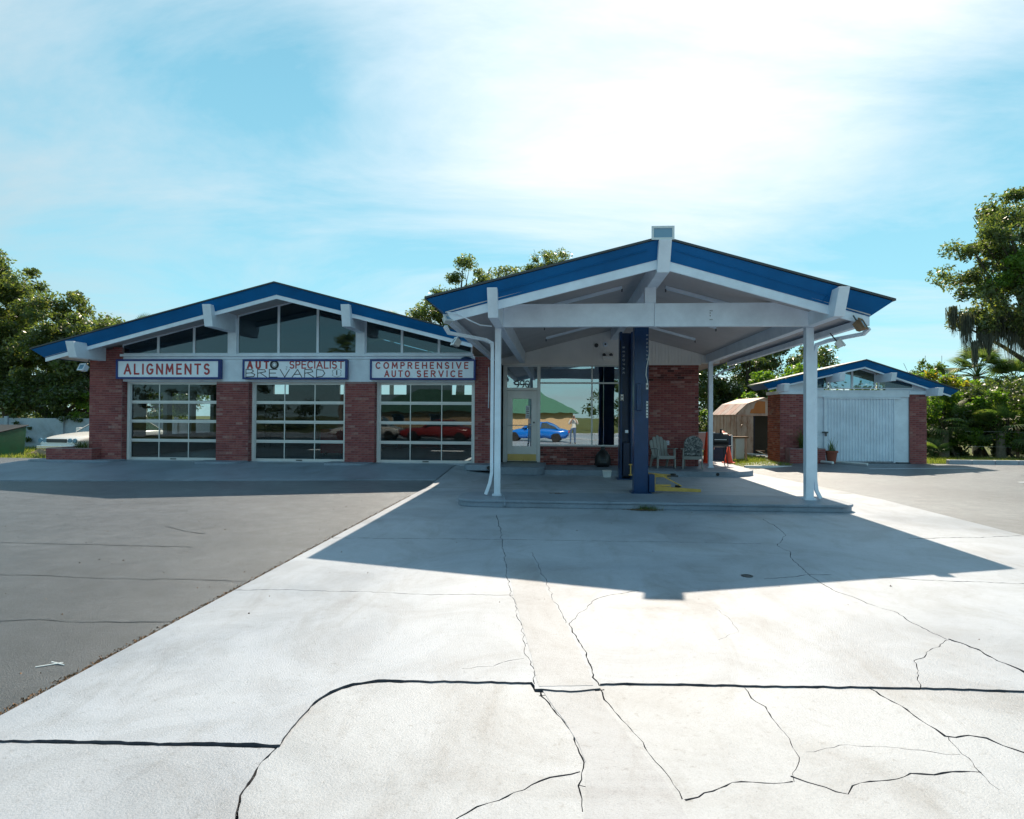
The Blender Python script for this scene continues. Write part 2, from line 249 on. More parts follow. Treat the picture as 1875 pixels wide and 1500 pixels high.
# ------------------------------------------------------------------ mesh helpers
def link(o, parent=None):
    COL.objects.link(o)
    if parent is not None:
        o.parent = parent
        if parent.type == 'EMPTY' and parent.get('_w'): o.location = -parent.location
    return o
class MB:
    def __init__(s): s.v = []; s.f = []
    def add(s, v, f):
        k = len(s.v); s.v += [tuple(p) for p in v]; s.f += [tuple(i + k for i in q) for q in f]; return s
    def box(s, x0, x1, y0, y1, z0, z1):
        v = [(x0, y0, z0), (x1, y0, z0), (x1, y1, z0), (x0, y1, z0), (x0, y0, z1), (x1, y0, z1), (x1, y1, z1), (x0, y1, z1)]
        return s.add(v, [(0, 3, 2, 1), (4, 5, 6, 7), (0, 1, 5, 4), (1, 2, 6, 5), (2, 3, 7, 6), (3, 0, 4, 7)])
    def hexa(s, v): return s.add(v, [(0, 3, 2, 1), (4, 5, 6, 7), (0, 1, 5, 4), (1, 2, 6, 5), (2, 3, 7, 6), (3, 0, 4, 7)])
    def prism(s, poly, d0, d1, axis='y'):
        """extrude a polygon given in the two other axes between d0 and d1"""
        n = len(poly)
        def p(a, b, d): return (a, d, b) if axis == 'y' else ((d, a, b) if axis == 'x' else (a, b, d))
        v = [p(a, b, d0) for a, b in poly] + [p(a, b, d1) for a, b in poly]
        return s.add(v, [tuple(range(n)), tuple(range(2 * n - 1, n - 1, -1))] + [(i, n + i, n + (i + 1) % n, (i + 1) % n) for i in range(n)])
    def tube(s, pts, rad, n=8, rads=None, cap=True):
        pts = [Vector(p) for p in pts]; k = len(s.v); m = len(pts)
        for i, p in enumerate(pts):
            t = (pts[min(i + 1, m - 1)] - pts[max(i - 1, 0)]).normalized()
            a = Vector((0, 0, 1)) if abs(t.z) < 0.9 else Vector((1, 0, 0)); u = t.cross(a).normalized(); w = t.cross(u)
            r = rads[i] if rads else rad
            for j in range(n):
                an = 2 * math.pi * (j + 0.5) / n; q = p + (u * math.cos(an) + w * math.sin(an)) * r; s.v.append(tuple(q))
        for i in range(m - 1):
            for j in range(n): s.f.append((k + i * n + j, k + i * n + (j + 1) % n, k + (i + 1) * n + (j + 1) % n, k + (i + 1) * n + j))
        if cap: s.f.append(tuple(k + j for j in range(n - 1, -1, -1))); s.f.append(tuple(k + (m - 1) * n + j for j in range(n)))
        return s
    def lathe(s, prof, cx=0, cy=0, n=16):
        k = len(s.v)
        for r, z in prof:
            for j in range(n): a = 2 * math.pi * j / n; s.v.append((cx + r * math.cos(a), cy + r * math.sin(a), z))
        for i in range(len(prof) - 1):
            for j in range(n): s.f.append((k + i * n + j, k + i * n + (j + 1) % n, k + (i + 1) * n + (j + 1) % n, k + (i + 1) * n + j))
        s.f.append(tuple(k + j for j in range(n - 1, -1, -1))); s.f.append(tuple(k + (len(prof) - 1) * n + j for j in range(n)))
        return s
    def obj(s, name, mat, parent=None, bevel=0, smooth=False, fix=True):
        me = bpy.data.meshes.new(name); me.from_pydata(s.v, [], s.f)
        if fix:
            b = bmesh.new(); b.from_mesh(me); bmesh.ops.recalc_face_normals(b, faces=b.faces); b.to_mesh(me); b.free()
        o = bpy.data.objects.new(name, me); me.materials.append(MAT[mat]); link(o, parent)
        if smooth:
            me.polygons.foreach_set('use_smooth', [True] * len(me.polygons))
        if bevel:
            md = o.modifiers.new('bevel', 'BEVEL'); md.width = bevel; md.segments = 2; md.limit_method = 'ANGLE'
        return o
def thing(name, label, cat, loc=(0, 0, 0), group=None, world=True, rotz=0):
    o = bpy.data.objects.new(name, None); COL.objects.link(o); o.location = loc; o.rotation_euler = (0, 0, rotz); o.empty_display_size = 0.3
    if world: o['_w'] = 1
    o['label'] = label; o['category'] = cat
    if group: o['group'] = group
    return o
def tag(o, label, cat, group=None):
    o['label'] = label; o['category'] = cat
    if group: o['group'] = group
    return o
def struct(o): o['kind'] = 'structure'; return o
def stuff(o): o['kind'] = 'stuff'; return o
def copy_tree(o, parent=None):
    c = o.copy(); COL.objects.link(c)
    if parent is not None: c.parent = parent
    for ch in list(o.children): copy_tree(ch, c)
    return c
def text(body, size, mat, loc, rot, parent, name, bold=0.0, space=1.0, ext=0.003, sx=1.0, align='CENTER'):
    cu = bpy.data.curves.new(name, 'FONT'); cu.body = body; cu.size = size; cu.offset = bold; cu.space_character = space; cu.extrude = ext
    cu.align_x = align; cu.align_y = 'CENTER'; cu.resolution_u = 3
    t = bpy.data.objects.new(name, cu); COL.objects.link(t)
    dg = bpy.context.evaluated_depsgraph_get(); me = bpy.data.meshes.new_from_object(t.evaluated_get(dg))
    bpy.data.objects.remove(t); o = bpy.data.objects.new(name, me); me.materials.clear(); me.materials.append(MAT[mat])
    link(o, parent); off = o.location.copy(); o.location = off + Vector(loc); o.rotation_euler = rot; o.scale = (sx, 1, 1)
    return o
def smooth01(a, b, x): t = min(1, max(0, (x - a) / (b - a))); return t * t * (3 - 2 * t)
def gz(x, y):
    l = (1 - smooth01(-3.25, -1.7, x)) * 0.2 * min(1, max(0, (y - 14.3) / 3.2))
    r = smooth01(5.6, 8.0, x) * 0.15 * min(1, max(0, (y - 12.5) / 8.0))
    return l + r
def sheet(name, poly_xs, ys, z, mat, thick=0, x_of=None):
    """grid following the ground; poly_xs = function(y)->(x0,x1) or tuple"""
    mb = MB(); nx = 14
    for y in ys:
        x0, x1 = poly_xs(y) if callable(poly_xs) else poly_xs
        for i in range(nx + 1):
            x = x0 + (x1 - x0) * i / nx; mb.v.append((x, y, gz(x, y) + z))
    for j in range(len(ys) - 1):
        for i in range(nx): a = j * (nx + 1) + i; mb.f.append((a, a + 1, a + nx + 2, a + nx + 1))
    return mb.obj(name, mat, smooth=True)

# ------------------------------------------------------------------ ground
def frange(a, b, s):
    n = max(1, int(round((b - a) / s))); return [a + (b - a) * i / n for i in range(n + 1)]
mb = MB(); gx = [-900, -300, -120] + frange(-60, 60, 2.0) + [120, 300, 900]; gy = [-900, -300, -120] + frange(-60, 60, 2.0) + [120, 300, 900]
for y in gy:
    for x in gx: mb.v.append((x, y, -0.09 + gz(x, y)))
nX = len(gx)
for j in range(len(gy) - 1):
    for i in range(nX - 1): a = j * nX + i; mb.f.append((a, a + 1, a + nX + 1, a + nX))
struct(mb.obj('ground', 'grass_ground', smooth=True))
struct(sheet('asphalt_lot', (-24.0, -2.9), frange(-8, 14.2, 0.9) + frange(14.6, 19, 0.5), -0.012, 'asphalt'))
def right_edge(y): return 6.46 if y < 13 else 6.46 - 0.13 * (y - 13)
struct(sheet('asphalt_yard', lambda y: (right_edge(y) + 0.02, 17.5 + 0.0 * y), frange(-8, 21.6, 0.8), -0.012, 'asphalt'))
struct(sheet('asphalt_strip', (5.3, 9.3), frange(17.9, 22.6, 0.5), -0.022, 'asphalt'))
mb = MB().box(-60, 60, -19, -8.2, -0.05, -0.03); struct(mb.obj('road', 'grey_concrete'))
mb = MB().box(-60, 60, -8.2, -7.95, -0.05, 0.06).box(-60, 60, -19.3, -19.0, -0.05, 0.1); struct(mb.obj('road_kerb', 'concrete', bevel=0.02))

# forecourt slabs with real cracks cut into them
CR = [
[(-0.99,10.2,0.012),(-0.85,9.15,0.011),(-0.7,8.11,0.009),(-0.61,7.28,0.008),(-0.49,6.37,0.007),(-0.39,5.57,0.006),(-0.31,5.03,0.005),(-0.24,4.58,0.005),(-0.18,4.2,0.005),(-0.14,3.95,0.005),(-0.13,3.78,0.006)],
[(-0.13,3.86,0.008),(-0.08,3.65,0.010),(-0.03,3.51,0.009),(0.03,3.35,0.008),(0.07,3.21,0.008),(0.1,3.09,0.008),(0.12,2.97,0.009),(0.11,2.83,0.007),(0.1,2.73,0.006),(0.09,2.60,0.004)],
[(-0.3,7.46,0.006),(-0.17,6.52,0.006),(-0.06,5.74,0.005),(0.03,5.28,0.006),(0.09,4.92,0.006)],
[(0.09,4.92,0.008),(0.15,4.55,0.009),(0.2,4.19,0.010),(0.243,3.79,0.010)],
[(0.24,3.86,0.008),(0.27,3.68,0.009),(0.3,3.54,0.006),(0.36,3.35,0.006),(0.41,3.17,0.006),(0.46,3.0,0.005),(0.5,2.87,0.005),(0.54,2.72,0.005)],
[(0.09,4.92,0.006),(0.24,5.3,0.006),(0.3,5.51,0.006),(0.43,5.7,0.010),(0.76,5.91,0.010)],
[(-0.23,4.61,0.010),(-0.1,4.65,0.009),(0.09,4.72,0.009)],
[(-0.22,4.46,0.007),(-0.08,4.53,0.006),(0.09,4.56,0.007)],
[(1.11,3.95,0.006),(1.13,3.68,0.007),(1.16,3.62,0.008),(1.15,3.45,0.005),(1.15,3.33,0.005),(1.15,3.22,0.004),(1.15,3.1,0.004),(1.07,2.96,0.005),(1.05,2.89,0.004)],
[(0.54,2.72,0.012),(0.6,2.75,0.012),(0.67,2.8,0.011),(0.78,2.85,0.013),(0.87,2.87,0.012),(1.05,2.89,0.012)],
[(1.06,2.94,0.012),(1.12,2.9,0.013),(1.18,2.86,0.012),(1.25,2.82,0.011),(1.3,2.88,0.009),(1.4,2.91,0.012),(1.52,2.96,0.012),(1.61,3.0,0.011),(1.76,3.02,0.016),(1.94,3.04,0.009)],
[(1.87,3.97,0.017),(1.91,3.79,0.015),(1.93,3.66,0.015),(1.96,3.53,0.014),(1.97,3.44,0.013),(1.98,3.37,0.017),(2.1,3.38,0.015),(2.17,3.36,0.018),(2.2,3.29,0.017),(2.27,3.24,0.018),(2.36,3.21,0.018)],
[(3.25,10.24,0.012),(3.23,9.59,0.010),(3.15,8.91,0.009),(2.76,8.14,0.008),(2.79,7.78,0.010),(2.67,7.31,0.009),(2.58,6.78,0.010),(2.56,6.33,0.010),(2.57,6.03,0.011),(2.68,5.77,0.011),(2.75,5.53,0.010),(2.81,5.42,0.010),(2.78,5.17,0.010),(2.8,4.97,0.010),(2.84,4.81,0.014)],
[(2.84,4.81,0.024),(2.89,4.74,0.024),(2.92,4.58,0.022),(2.93,4.41,0.020),(2.95,4.22,0.02),(2.97,4.0,0.02)],
[(2.84,4.81,0.006),(2.63,4.61,0.007),(2.36,4.36,0.006),(2.31,4.23,0.005),(2.21,4.05,0.005),(2.15,3.85,0.005)],
[(3.25,6.64,0.018),(3.48,6.6,0.018),(3.72,6.55,0.016),(3.97,6.52,0.016),(5.5,6.46,0.018)],
[(2.06,6.45,0.012),(2.32,6.55,0.012),(2.59,6.67,0.014),(2.81,6.67,0.014)],
[(4.7,8.8,0.02),(5.25,8.92,0.022),(5.64,8.96,0.020),(6.40,9.19,0.02)],
[(1.21,3.14,0.003),(1.32,3.19,0.004),(1.44,3.23,0.004),(1.62,3.24,0.005),(1.72,3.2,0.004),(1.82,3.19,0.004),(1.94,3.18,0.003)],
[(1.98,3.37,0.004),(1.95,3.2,0.004),(1.94,3.04,0.006),(1.92,2.9,0.004)],
[(-0.46,2.42,0.010),(-0.36,2.55,0.010),(-0.27,2.62,0.010),(-0.18,2.71,0.011),(-0.06,2.79,0.011),(0.03,2.84,0.010),(0.11,2.89,0.011)],
[(0.1,2.79,0.009),(0.15,2.77,0.009),(0.19,2.71,0.007),(0.21,2.62,0.006),(0.25,2.45,0.006)],
[(-0.6,3.98,0.005),(-0.41,4.04,0.005),(-0.31,4.12,0.006),(-0.21,4.16,0.006)],
[(1.34,5.44,0.004),(1.37,5.18,0.004),(1.34,4.84,0.003),(1.17,4.65,0.004)],
[(-0.10,3.655,0.014),(0.04,3.69,0.012),(0.12,3.73,0.012),(0.28,3.78,0.012)],
[(-2.99,5.57,0.012),(-2.64,5.6,0.012),(-1.83,5.63,0.009),(-1.16,5.6,0.009),(-0.39,5.63,0.009)],
[(-2.99,8.05,0.016),(-1.91,8.12,0.015),(-0.57,8.2,0.015),(2.6,8.25,0.012)],
]
def crack_cutter(paths, z0, z1, amp=1.0):
    """jagged wedge bars along each path"""
    mb = MB()
    for pi, path in enumerate(paths):
        pts = []
        rr = random.Random(pi)
        for (x0, y0, w0), (x1, y1, w1) in zip(path[:-1], path[1:]):
            L = math.hypot(x1 - x0, y1 - y0); n = max(1, int(L / 0.04))
            for i in range(n): t = i / n; pts.append([x0 + (x1 - x0) * t, y0 + (y1 - y0) * t, w0 + (w1 - w0) * t])
        pts.append(list(path[-1])); L = []; Rr = []; d = 0
        for i, p in enumerate(pts):
            a = pts[max(i - 1, 0)]; c = pts[min(i + 1, len(pts) - 1)]; tx, ty = c[0] - a[0], c[1] - a[1]; l = math.hypot(tx, ty) + 1e-9; nx, ny = -ty / l, tx / l
            d = d * 0.75 + rr.uniform(-1, 1) * 0.012 * amp; w = p[2] * 0.34
            e1 = w * rr.uniform(0.25, 1.9); e2 = w * rr.uniform(0.25, 1.9)
            L.append((p[0] + nx * (d + e1), p[1] + ny * (d + e1))); Rr.append((p[0] + nx * (d - e2), p[1] + ny * (d - e2)))
        k = len(mb.v); n = len(L); zj = pi * 0.0006
        for q in (L, Rr):
            for z in (z0 - zj, z1 + zj): mb.v += [(a, b, z) for a, b in q]
        # rows: L bottom, L top, R bottom, R top
        for i in range(n - 1):
            lb, lt, rb, rt2 = k + i, k + n + i, k + 2 * n + i, k + 3 * n + i
            mb.f += [(lb, lb + 1, lt + 1, lt), (rb, rt2, rt2 + 1, rb + 1), (lt, lt + 1, rt2 + 1, rt2), (lb, rb, rb + 1, lb + 1)]
        mb.f += [(k, k + n, k + 3 * n, k + 2 * n), (k + n - 1, k + 3 * n - 1, k + 4 * n - 1, k + 2 * n - 1)]
    return mb
def jag(path, amp, step=0.05, seed=1):
    rr = random.Random(seed); out = []; d = 0
    for (x0, y0), (x1, y1) in zip(path[:-1], path[1:]):
        l = math.hypot(x1 - x0, y1 - y0); n = max(1, int(l / step)); nx, ny = -(y1 - y0) / l, (x1 - x0) / l
        for i in range(n):
            t = i / n; d = d * 0.7 + rr.uniform(-1, 1) * amp; out.append((x0 + (x1 - x0) * t + nx * d, y0 + (y1 - y0) * t + ny * d))
    out.append(path[-1]); return out
def slab(name, poly, z1, paths, mat='concrete', thick=0.09):
    me_o = MB().prism(poly, z1 - thick, z1, 'z').obj(name, mat)
    if paths:
        for k, sub in enumerate([paths[0::3], paths[1::3], paths[2::3]]):
            if not sub: continue
            cut = crack_cutter(sub, z1 - 0.06, z1 + 0.05).obj('cutter', mat)
            md = me_o.modifiers.new('cut', 'BOOLEAN'); md.operation = 'DIFFERENCE'; md.object = cut; md.solver = 'EXACT'; md.use_self = True
            dg = bpy.context.evaluated_depsgraph_get(); new = bpy.data.meshes.new_from_object(me_o.evaluated_get(dg))
            me_o.modifiers.clear(); me_o.data = new; bpy.data.objects.remove(cut)
    me_o.data.materials.append(MAT['crack_dirt'])
    for p in me_o.data.polygons:
        if abs(p.normal.z) < 0.6 or p.center.z < z1 - 0.012: p.material_index = 1
    return struct(me_o)
BND = [(-2.94, 2.91), (-2.05, 2.95), (-1.345, 2.985), (-1.35, 3.1), (-1.355, 3.25), (-1.35, 3.44), (-1.30, 3.58), (-1.21, 3.69), (-1.08, 3.755), (-0.39, 3.80), (-0.15, 3.81), (-0.125, 3.71), (0.08, 3.715), (0.25, 3.76), (0.262, 3.835), (0.55, 3.85), (0.91, 3.87), (1.48, 3.9), (2.16, 3.94), (2.75, 3.95), (6.44, 4.05)]
BC = [(-1.35, 2.965), (-1.36, 2.85), (-1.345, 2.71), (-1.33, 2.59), (-1.29, 2.48), (-1.24, 2.38), (-1.1, 1.9), (-1.0, -7.9)]
A_edge = jag(BND, 0.008, 0.04, 3)
polyA = A_edge + [(6.46, 13.0), (6.33, 14.0), (-2.94, 14.0)]
inA = lambda p: sum(q[1] for q in p) / len(p) > 3.84
slab('concrete_forecourt', polyA, 0.0, [p for p in CR if inA(p)])
slab('trench_patch', [(x, y) for x, y in [(-3.0, 13.98), (-3.0, 13.99)]] and [(-2.94, 14.012), (6.33, 14.012), (6.0, 14.03), (-2.9, 14.03)], -0.004, [])
off = lambda path, d: [(x, y - d) for x, y in path]
bnd_B = [(x + (0.003 if y < 3.72 and x < -1.0 else 0), y - (0.003 if y < 3.72 and x < -1.0 else 0.004)) for x, y in BND[3:]]
polyB = jag([(x + 0.003, y) for x, y in reversed(BC)] + [(-1.342, 3.02)] + bnd_B, 0.008, 0.035, 5) + [(6.44, -7.9)]
slab('concrete_driveway', polyB, -0.011, [p for p in CR if not inA(p)], 'driveway_concrete')
polyC = jag([(-2.94, 2.896), (-2.05, 2.936), (-1.36, 2.968)] + [(x - 0.003, y - 0.003) for x, y in BC], 0.003, 0.03, 6) + [(-2.94, -7.9)]
slab('concrete_driveway', polyC, -0.010, [], 'grey_concrete')
TL_ = [(-0.60, 7.1), (-0.49, 6.37), (-0.39, 5.57), (-0.31, 5.03), (-0.24, 4.58), (-0.18, 4.2), (-0.135, 3.84), (-0.12, 3.75)]; TR_ = [(-0.25, 7.1), (-0.17, 6.52), (-0.06, 5.74), (0.03, 5.28), (0.09, 4.92), (0.15, 4.55), (0.2, 4.19), (0.238, 3.85), (0.24, 3.79)]
struct(MB().prism(jag([(x + .018, y) for x, y in TL_] + [(x - .020, y) for x, y in reversed(TR_)], 0.002, 0.04, 12), -0.01, 0.002, 'z').obj('trench_patch', 'patch_concrete'))
TL_ = [(-0.115, 3.78), (-0.08, 3.65), (-0.03, 3.51), (0.03, 3.35), (0.07, 3.21), (0.1, 3.09), (0.12, 2.97), (0.11, 2.83), (0.1, 2.62), (0.08, 2.4)]; TR_ = [(0.245, 3.79), (0.27, 3.68), (0.3, 3.54), (0.36, 3.35), (0.41, 3.17), (0.46, 3.0), (0.5, 2.87), (0.54, 2.70), (0.58, 2.4)]
struct(MB().prism(jag([(x + .020, y) for x, y in TL_] + [(x - .026, y) for x, y in reversed(TR_)], 0.002, 0.04, 13), -0.03, -0.0085, 'z').obj('trench_patch', 'patch_concrete'))
# crumbled mortar crust along the old curved joint
mb = MB(); rr = random.Random(4)
crust = [(x, y) for x, y in jag(list(reversed(BC[:6])) + BND[3:9], 0.006, 0.012, 9)]
crust = [c for c in crust if c[0] < -0.9 or rr.random() < .25]
for x, y in crust:
    for _ in range(2):
        s = rr.uniform(0.002, 0.006); px, py = x + rr.gauss(0, 0.010), y + rr.gauss(0, 0.010); z = -0.02
        v = [(px + rr.uniform(-s, s), py + rr.uniform(-s, s), z + rr.uniform(0, s * 0.6)) for _ in range(3)] + [(px, py, z + s)]
        mb.add(v, [(0, 1, 2), (0, 1, 3), (1, 2, 3), (0, 2, 3)])
for cx, cy, sp, cnt in ((-1.38, 2.92, 0.035, 160), (0.27, 3.77, 0.04, 60), (-0.12, 3.66, 0.02, 30), (0.11, 2.86, 0.015, 30), (0.55, 2.73, 0.015, 30)):
    for _ in range(cnt):
        s = rr.uniform(0.002, 0.008); px, py = cx + rr.gauss(0, sp), cy + rr.gauss(0, sp); z = -0.022
        v = [(px + rr.uniform(-s, s), py + rr.uniform(-s, s), z) for _ in range(3)] + [(px, py, z + s * 0.8)]
        mb.add(v, [(0, 1, 2), (0, 1, 3), (1, 2, 3), (0, 2, 3)])
stuff(mb.obj('concrete_crumbs', 'crusty_concrete'))
# rear part of the apron slab, rising gently to the bays
struct(sheet('rear_slab', lambda y: (-2.93, right_edge(y)), [14.02] + frange(14.5, 20.5, 0.5), 0.0, 'concrete'))
def apl(y): return (-14.9 + 0.0 * y, -2.94)
def apy(x): return 14.15 + (x + 13.3) * 0.1
mb = MB(); nx = 40
for j in range(13):
    for i in range(nx + 1):
        x = -15.9 + (12.955) * i / nx; y = apy(x) + (18.2 - apy(x)) * j / 12; mb.v.append((x, y, gz(x, y) + 0.012))
for j in range(12):
    for i in range(nx): a = j * (nx + 1) + i; mb.f.append((a, a + 1, a + nx + 2, a + nx + 1))
for i in range(nx): mb.v += []
k = len(mb.v)
for i in range(nx + 1):
    x, y, z = mb.v[i]; mb.v.append((x, y - 0.004, z - 0.06))
for i in range(nx): mb.f.append((k + i, k + i + 1, i + 1, i))
struct(mb.obj('garage_apron', 'painted_concrete', smooth=False))
def round_rect(x0, x1, y0, y1, rads, n=6):
    """corner radii order: (x0,y0),(x1,y0),(x1,y1),(x0,y1)"""
    out = []
    for (cx, cy, a0), r in zip([(x0, y0, 180), (x1, y0, 270), (x1, y1, 0), (x0, y1, 90)], rads):
        sx = 1 if cx == x0 else -1; sy = 1 if cy == y0 else -1
        if r == 0: out.append((cx, cy)); continue
        for i in range(n + 1): a = R(a0 + 90 * i / n); out.append((cx + sx * r + r * math.cos(a), cy + sy * r + r * math.sin(a)))
    return out
mb = MB().prism(round_rect(-1.80, 5.12, 11.08, 12.28, (0.35, 0.35, 0.35, 0.35)), 0.0, 0.085, 'z')
mb.prism(round_rect(-1.82, 5.14, 11.06, 12.30, (0.36, 0.36, 0.36, 0.36)), 0.085, 0.13, 'z')
struct(mb.obj('pump_island', 'painted_concrete', bevel=0.012))
mb = MB().prism(round_rect(-0.5, 5.55, 17.45, 25.0, (0.2, 1.0, 0, 0)), -0.03, 0.14, 'z')
struct(mb.obj('porch_slab', 'painted_concrete', bevel=0.02))
mb = MB().prism(round_rect(-1.75, -0.35, 17.25, 19.25, (0.1, 0.3, 0, 0)), 0.0, 0.215, 'z')
struct(mb.obj('door_step', 'painted_concrete', bevel=0.02))
mb = MB()
for x0, x1 in ((-15.6, -13.0), (-10.5, -9.15), (-6.65, -5.35), (-2.6, -1.75)):
    mb.prism(round_rect(x0, x1, 17.35, 18.1, (0.2, 0.3, 0, 0)), 0.10, 0.26, 'z')
struct(mb.obj('pier_kerb', 'painted_concrete', bevel=0.02))
mb = MB()
for i in range(12):
    x = 10.6 + i * 0.72; y = 21.6 + (0.0 if i < 4 else 0.05 * (i - 4)); y = 21.55
    if x > 12.3: mb.box(x, x + 0.71, 21.5, 21.68, gz(x, 21.5) - 0.05, gz(x, 21.5) + 0.13)
struct(mb.obj('lot_kerb', 'concrete', bevel=0.02))
def line_mark(name, x0, y0, x1, y1, w):
    dx, dy = x1 - x0, y1 - y0; l = math.hypot(dx, dy); nx, ny = -dy / l * w / 2, dx / l * w / 2; mb = MB(); n = 12
    for i in range(n + 1):
        t = i / n
        for s in (-1, 1): x, y = x0 + dx * t + nx * s, y0 + dy * t + ny * s; mb.v.append((x, y, gz(x, y) + 0.001))
    for i in range(n): mb.f.append((2 * i, 2 * i + 1, 2 * i + 3, 2 * i + 2))
    return struct(mb.obj(name, 'white_paint'))
line_mark('parking_line', 9.2, 19.3, 12.6, 19.9, 0.10); line_mark('parking_line', 11.3, 16.3, 15.0, 16.9, 0.10)
# thin cracks in the asphalt: shallow open seams laid as dark fissures are cut out of raised skins
mb = MB()
for pi, path in enumerate([[(-9.5, 7.5), (-6.97, 7.42), (-6.19, 7.39), (-5.21, 7.38), (-4.44, 7.37)], [(-8.4, 5.95), (-5.56, 5.92), (-5.03, 5.92), (-4.45, 5.87), (-3.85, 5.92), (-3.0, 5.92)], [(-6, 4.62), (-4.3, 4.59), (-4.04, 4.65), (-3.73, 4.62), (-3.29, 4.66), (-2.97, 4.72)], [(-5.65, 8.69), (-5.13, 8.38), (-4.75, 8.21)]]):
    q = jag(path, 0.012, 0.07, 20 + pi); k = len(mb.v)
    for x, y in q: w = 0.003 * random.uniform(0.2, 1.8) + 0.0006 * y; mb.v += [(x, y - w, -0.0085), (x, y + w, -0.0085)]
    for i in range(len(q) - 1): mb.f.append((k + 2 * i, k + 2 * i + 1, k + 2 * i + 3, k + 2 * i + 2))
stuff(mb.obj('asphalt_cracks', 'steel_dark'))
# crumbling asphalt edge against the concrete
mb = MB(); rr = random.Random(8)
for i in range(2600):
    y = 2.6 + (rr.random() ** 1.6) * 10; x = -2.955 - abs(rr.gauss(0, 0.025)); s = rr.uniform(0.003, 0.012)
    v = [(x + rr.uniform(-s, s), y + rr.uniform(-s, s) * 1.5, -0.012) for _ in range(3)] + [(x, y, -0.012 + s)]
    mb.add(v, [(0, 1, 2), (0, 1, 3), (1, 2, 3), (0, 2, 3)])
stuff(mb.obj('asphalt_crumbs', 'timber'))
mb = MB(); rr = random.Random(18)
for i in range(420):
    x = rr.uniform(-11, 6); y = rr.uniform(2.6, 13.5); s = rr.uniform(0.004, 0.013)
    if -2.95 < x and y > 11: continue
    if x > -2.94 and rr.random() < 0.7: continue
    z = -0.012 if x < -2.95 else (0 if y > 4 else -0.02)
    v = [(x + rr.uniform(-s, s), y + rr.uniform(-s, s), z) for _ in range(3)] + [(x, y, z + s)]
    mb.add(v, [(0, 1, 2), (0, 1, 3), (1, 2, 3), (0, 2, 3)])
stuff(mb.obj('loose_gravel', 'timber'))

# ------------------------------------------------------------------ brickwork
BR = {}
def brick_mesh(w, d, h, k=0):
    key = (round(w, 3), round(d, 3), h, k)
    if key not in BR:
        me = bpy.data.meshes.new('brick'); c = 0.003
        v = [(-w/2, -d/2, -h/2), (w/2, -d/2, -h/2), (w/2, d/2, -h/2), (-w/2, d/2, -h/2), (-w/2, -d/2, h/2), (w/2, -d/2, h/2), (w/2, d/2, h/2), (-w/2, d/2, h/2)]
        me.from_pydata(v, [], [(0, 3, 2, 1), (4, 5, 6, 7), (0, 1, 5, 4), (1, 2, 6, 5), (2, 3, 7, 6), (3, 0, 4, 7)]); BR[key] = me
    return BR[key]
COUNT = {}
def brick_wall(part, root, origin, u, width, z0, z1, mat, single=True, zmax=None, pitch=0.2045, course=0.0678):
    """bricks laid in running bond on the plane through origin along unit vector u (xy); faces look to the right-hand side of u"""
    ux, uy = u; nx, ny = uy, -ux; mb = MB(); h = 0.057; d = 0.05; n = int((z1 - z0) / course); rr = random.Random(int(abs(origin[0] * 100)) + int(z0 * 10))
    L = part.matrix_local.translation
    for r in range(n):
        z = z0 + course * (r + 0.5); x = 0.0; first = True
        while x < width - 0.03:
            w = pitch * (0.5 if (first and r % 2) else 1.0); first = False
            x1 = min(x + w, width); bw = x1 - x - 0.009; cx = (x + x1) / 2
            if bw > 0.02:
                pr = 0.006 + rr.uniform(-0.0015, 0.002)
                px, py = origin[0] + ux * cx + nx * (pr - d / 2), origin[1] + uy * cx + ny * (pr - d / 2)
                if zmax is None or z + h / 2 < zmax(px):
                    if single and COUNT.get(root, 0) < 298:
                        COUNT[root] = COUNT.get(root, 0) + 1
                        me = brick_mesh(bw, d, h)
                        if not me.materials: me.materials.append(MAT[mat])
                        o = bpy.data.objects.new('brick', me); COL.objects.link(o); o.parent = part; o.location = Vector((px, py, z)); o.rotation_euler = (0, 0, math.atan2(uy, ux))
                    else:
                        c = [(-bw / 2, -d / 2), (bw / 2, -d / 2), (bw / 2, d / 2), (-bw / 2, d / 2)]
                        vv = [(px + ux * a + nx * -b, py + uy * a + ny * -b) for a, b in c]
                        mb.hexa([(a, b, z - h / 2) for a, b in vv] + [(a, b, z + h / 2) for a, b in vv])
            x = x1
    if mb.v: stuff(mb.obj('brick', mat, part, fix=False))
def pier(root_name, root, x0, x1, y0, y1, z0, z1, mat='brick_red', single=True, right=False, left=False, name='brick_pier', zmax=None, matside=None):
    mb = MB()
    if zmax is None: mb.box(x0 + .002, x1 - .002, y0 + .002, y1, z0, z1)
    else: mb.prism([(x0 + .002, z0), (x1 - .002, z0), (x1 - .002, zmax(x1)), (x0 + .002, zmax(x0))], y0 + .002, y1, 'y')
    p = mb.obj(name, 'mortar', root)
    brick_wall(p, root_name, (x0, y0), (1, 0), x1 - x0, z0, z1 if zmax is None else z1 + 1, mat, single, zmax=zmax)
    if right: brick_wall(p, root_name, (x1, y0 + 0.01), (0, 1), y1 - y0 - 0.01, z0, z1, matside or mat, False)
    if left: brick_wall(p, root_name, (x0, y1), (0, -1), y1 - y0 - 0.01, z0, z1, matside or mat, False)
    return p

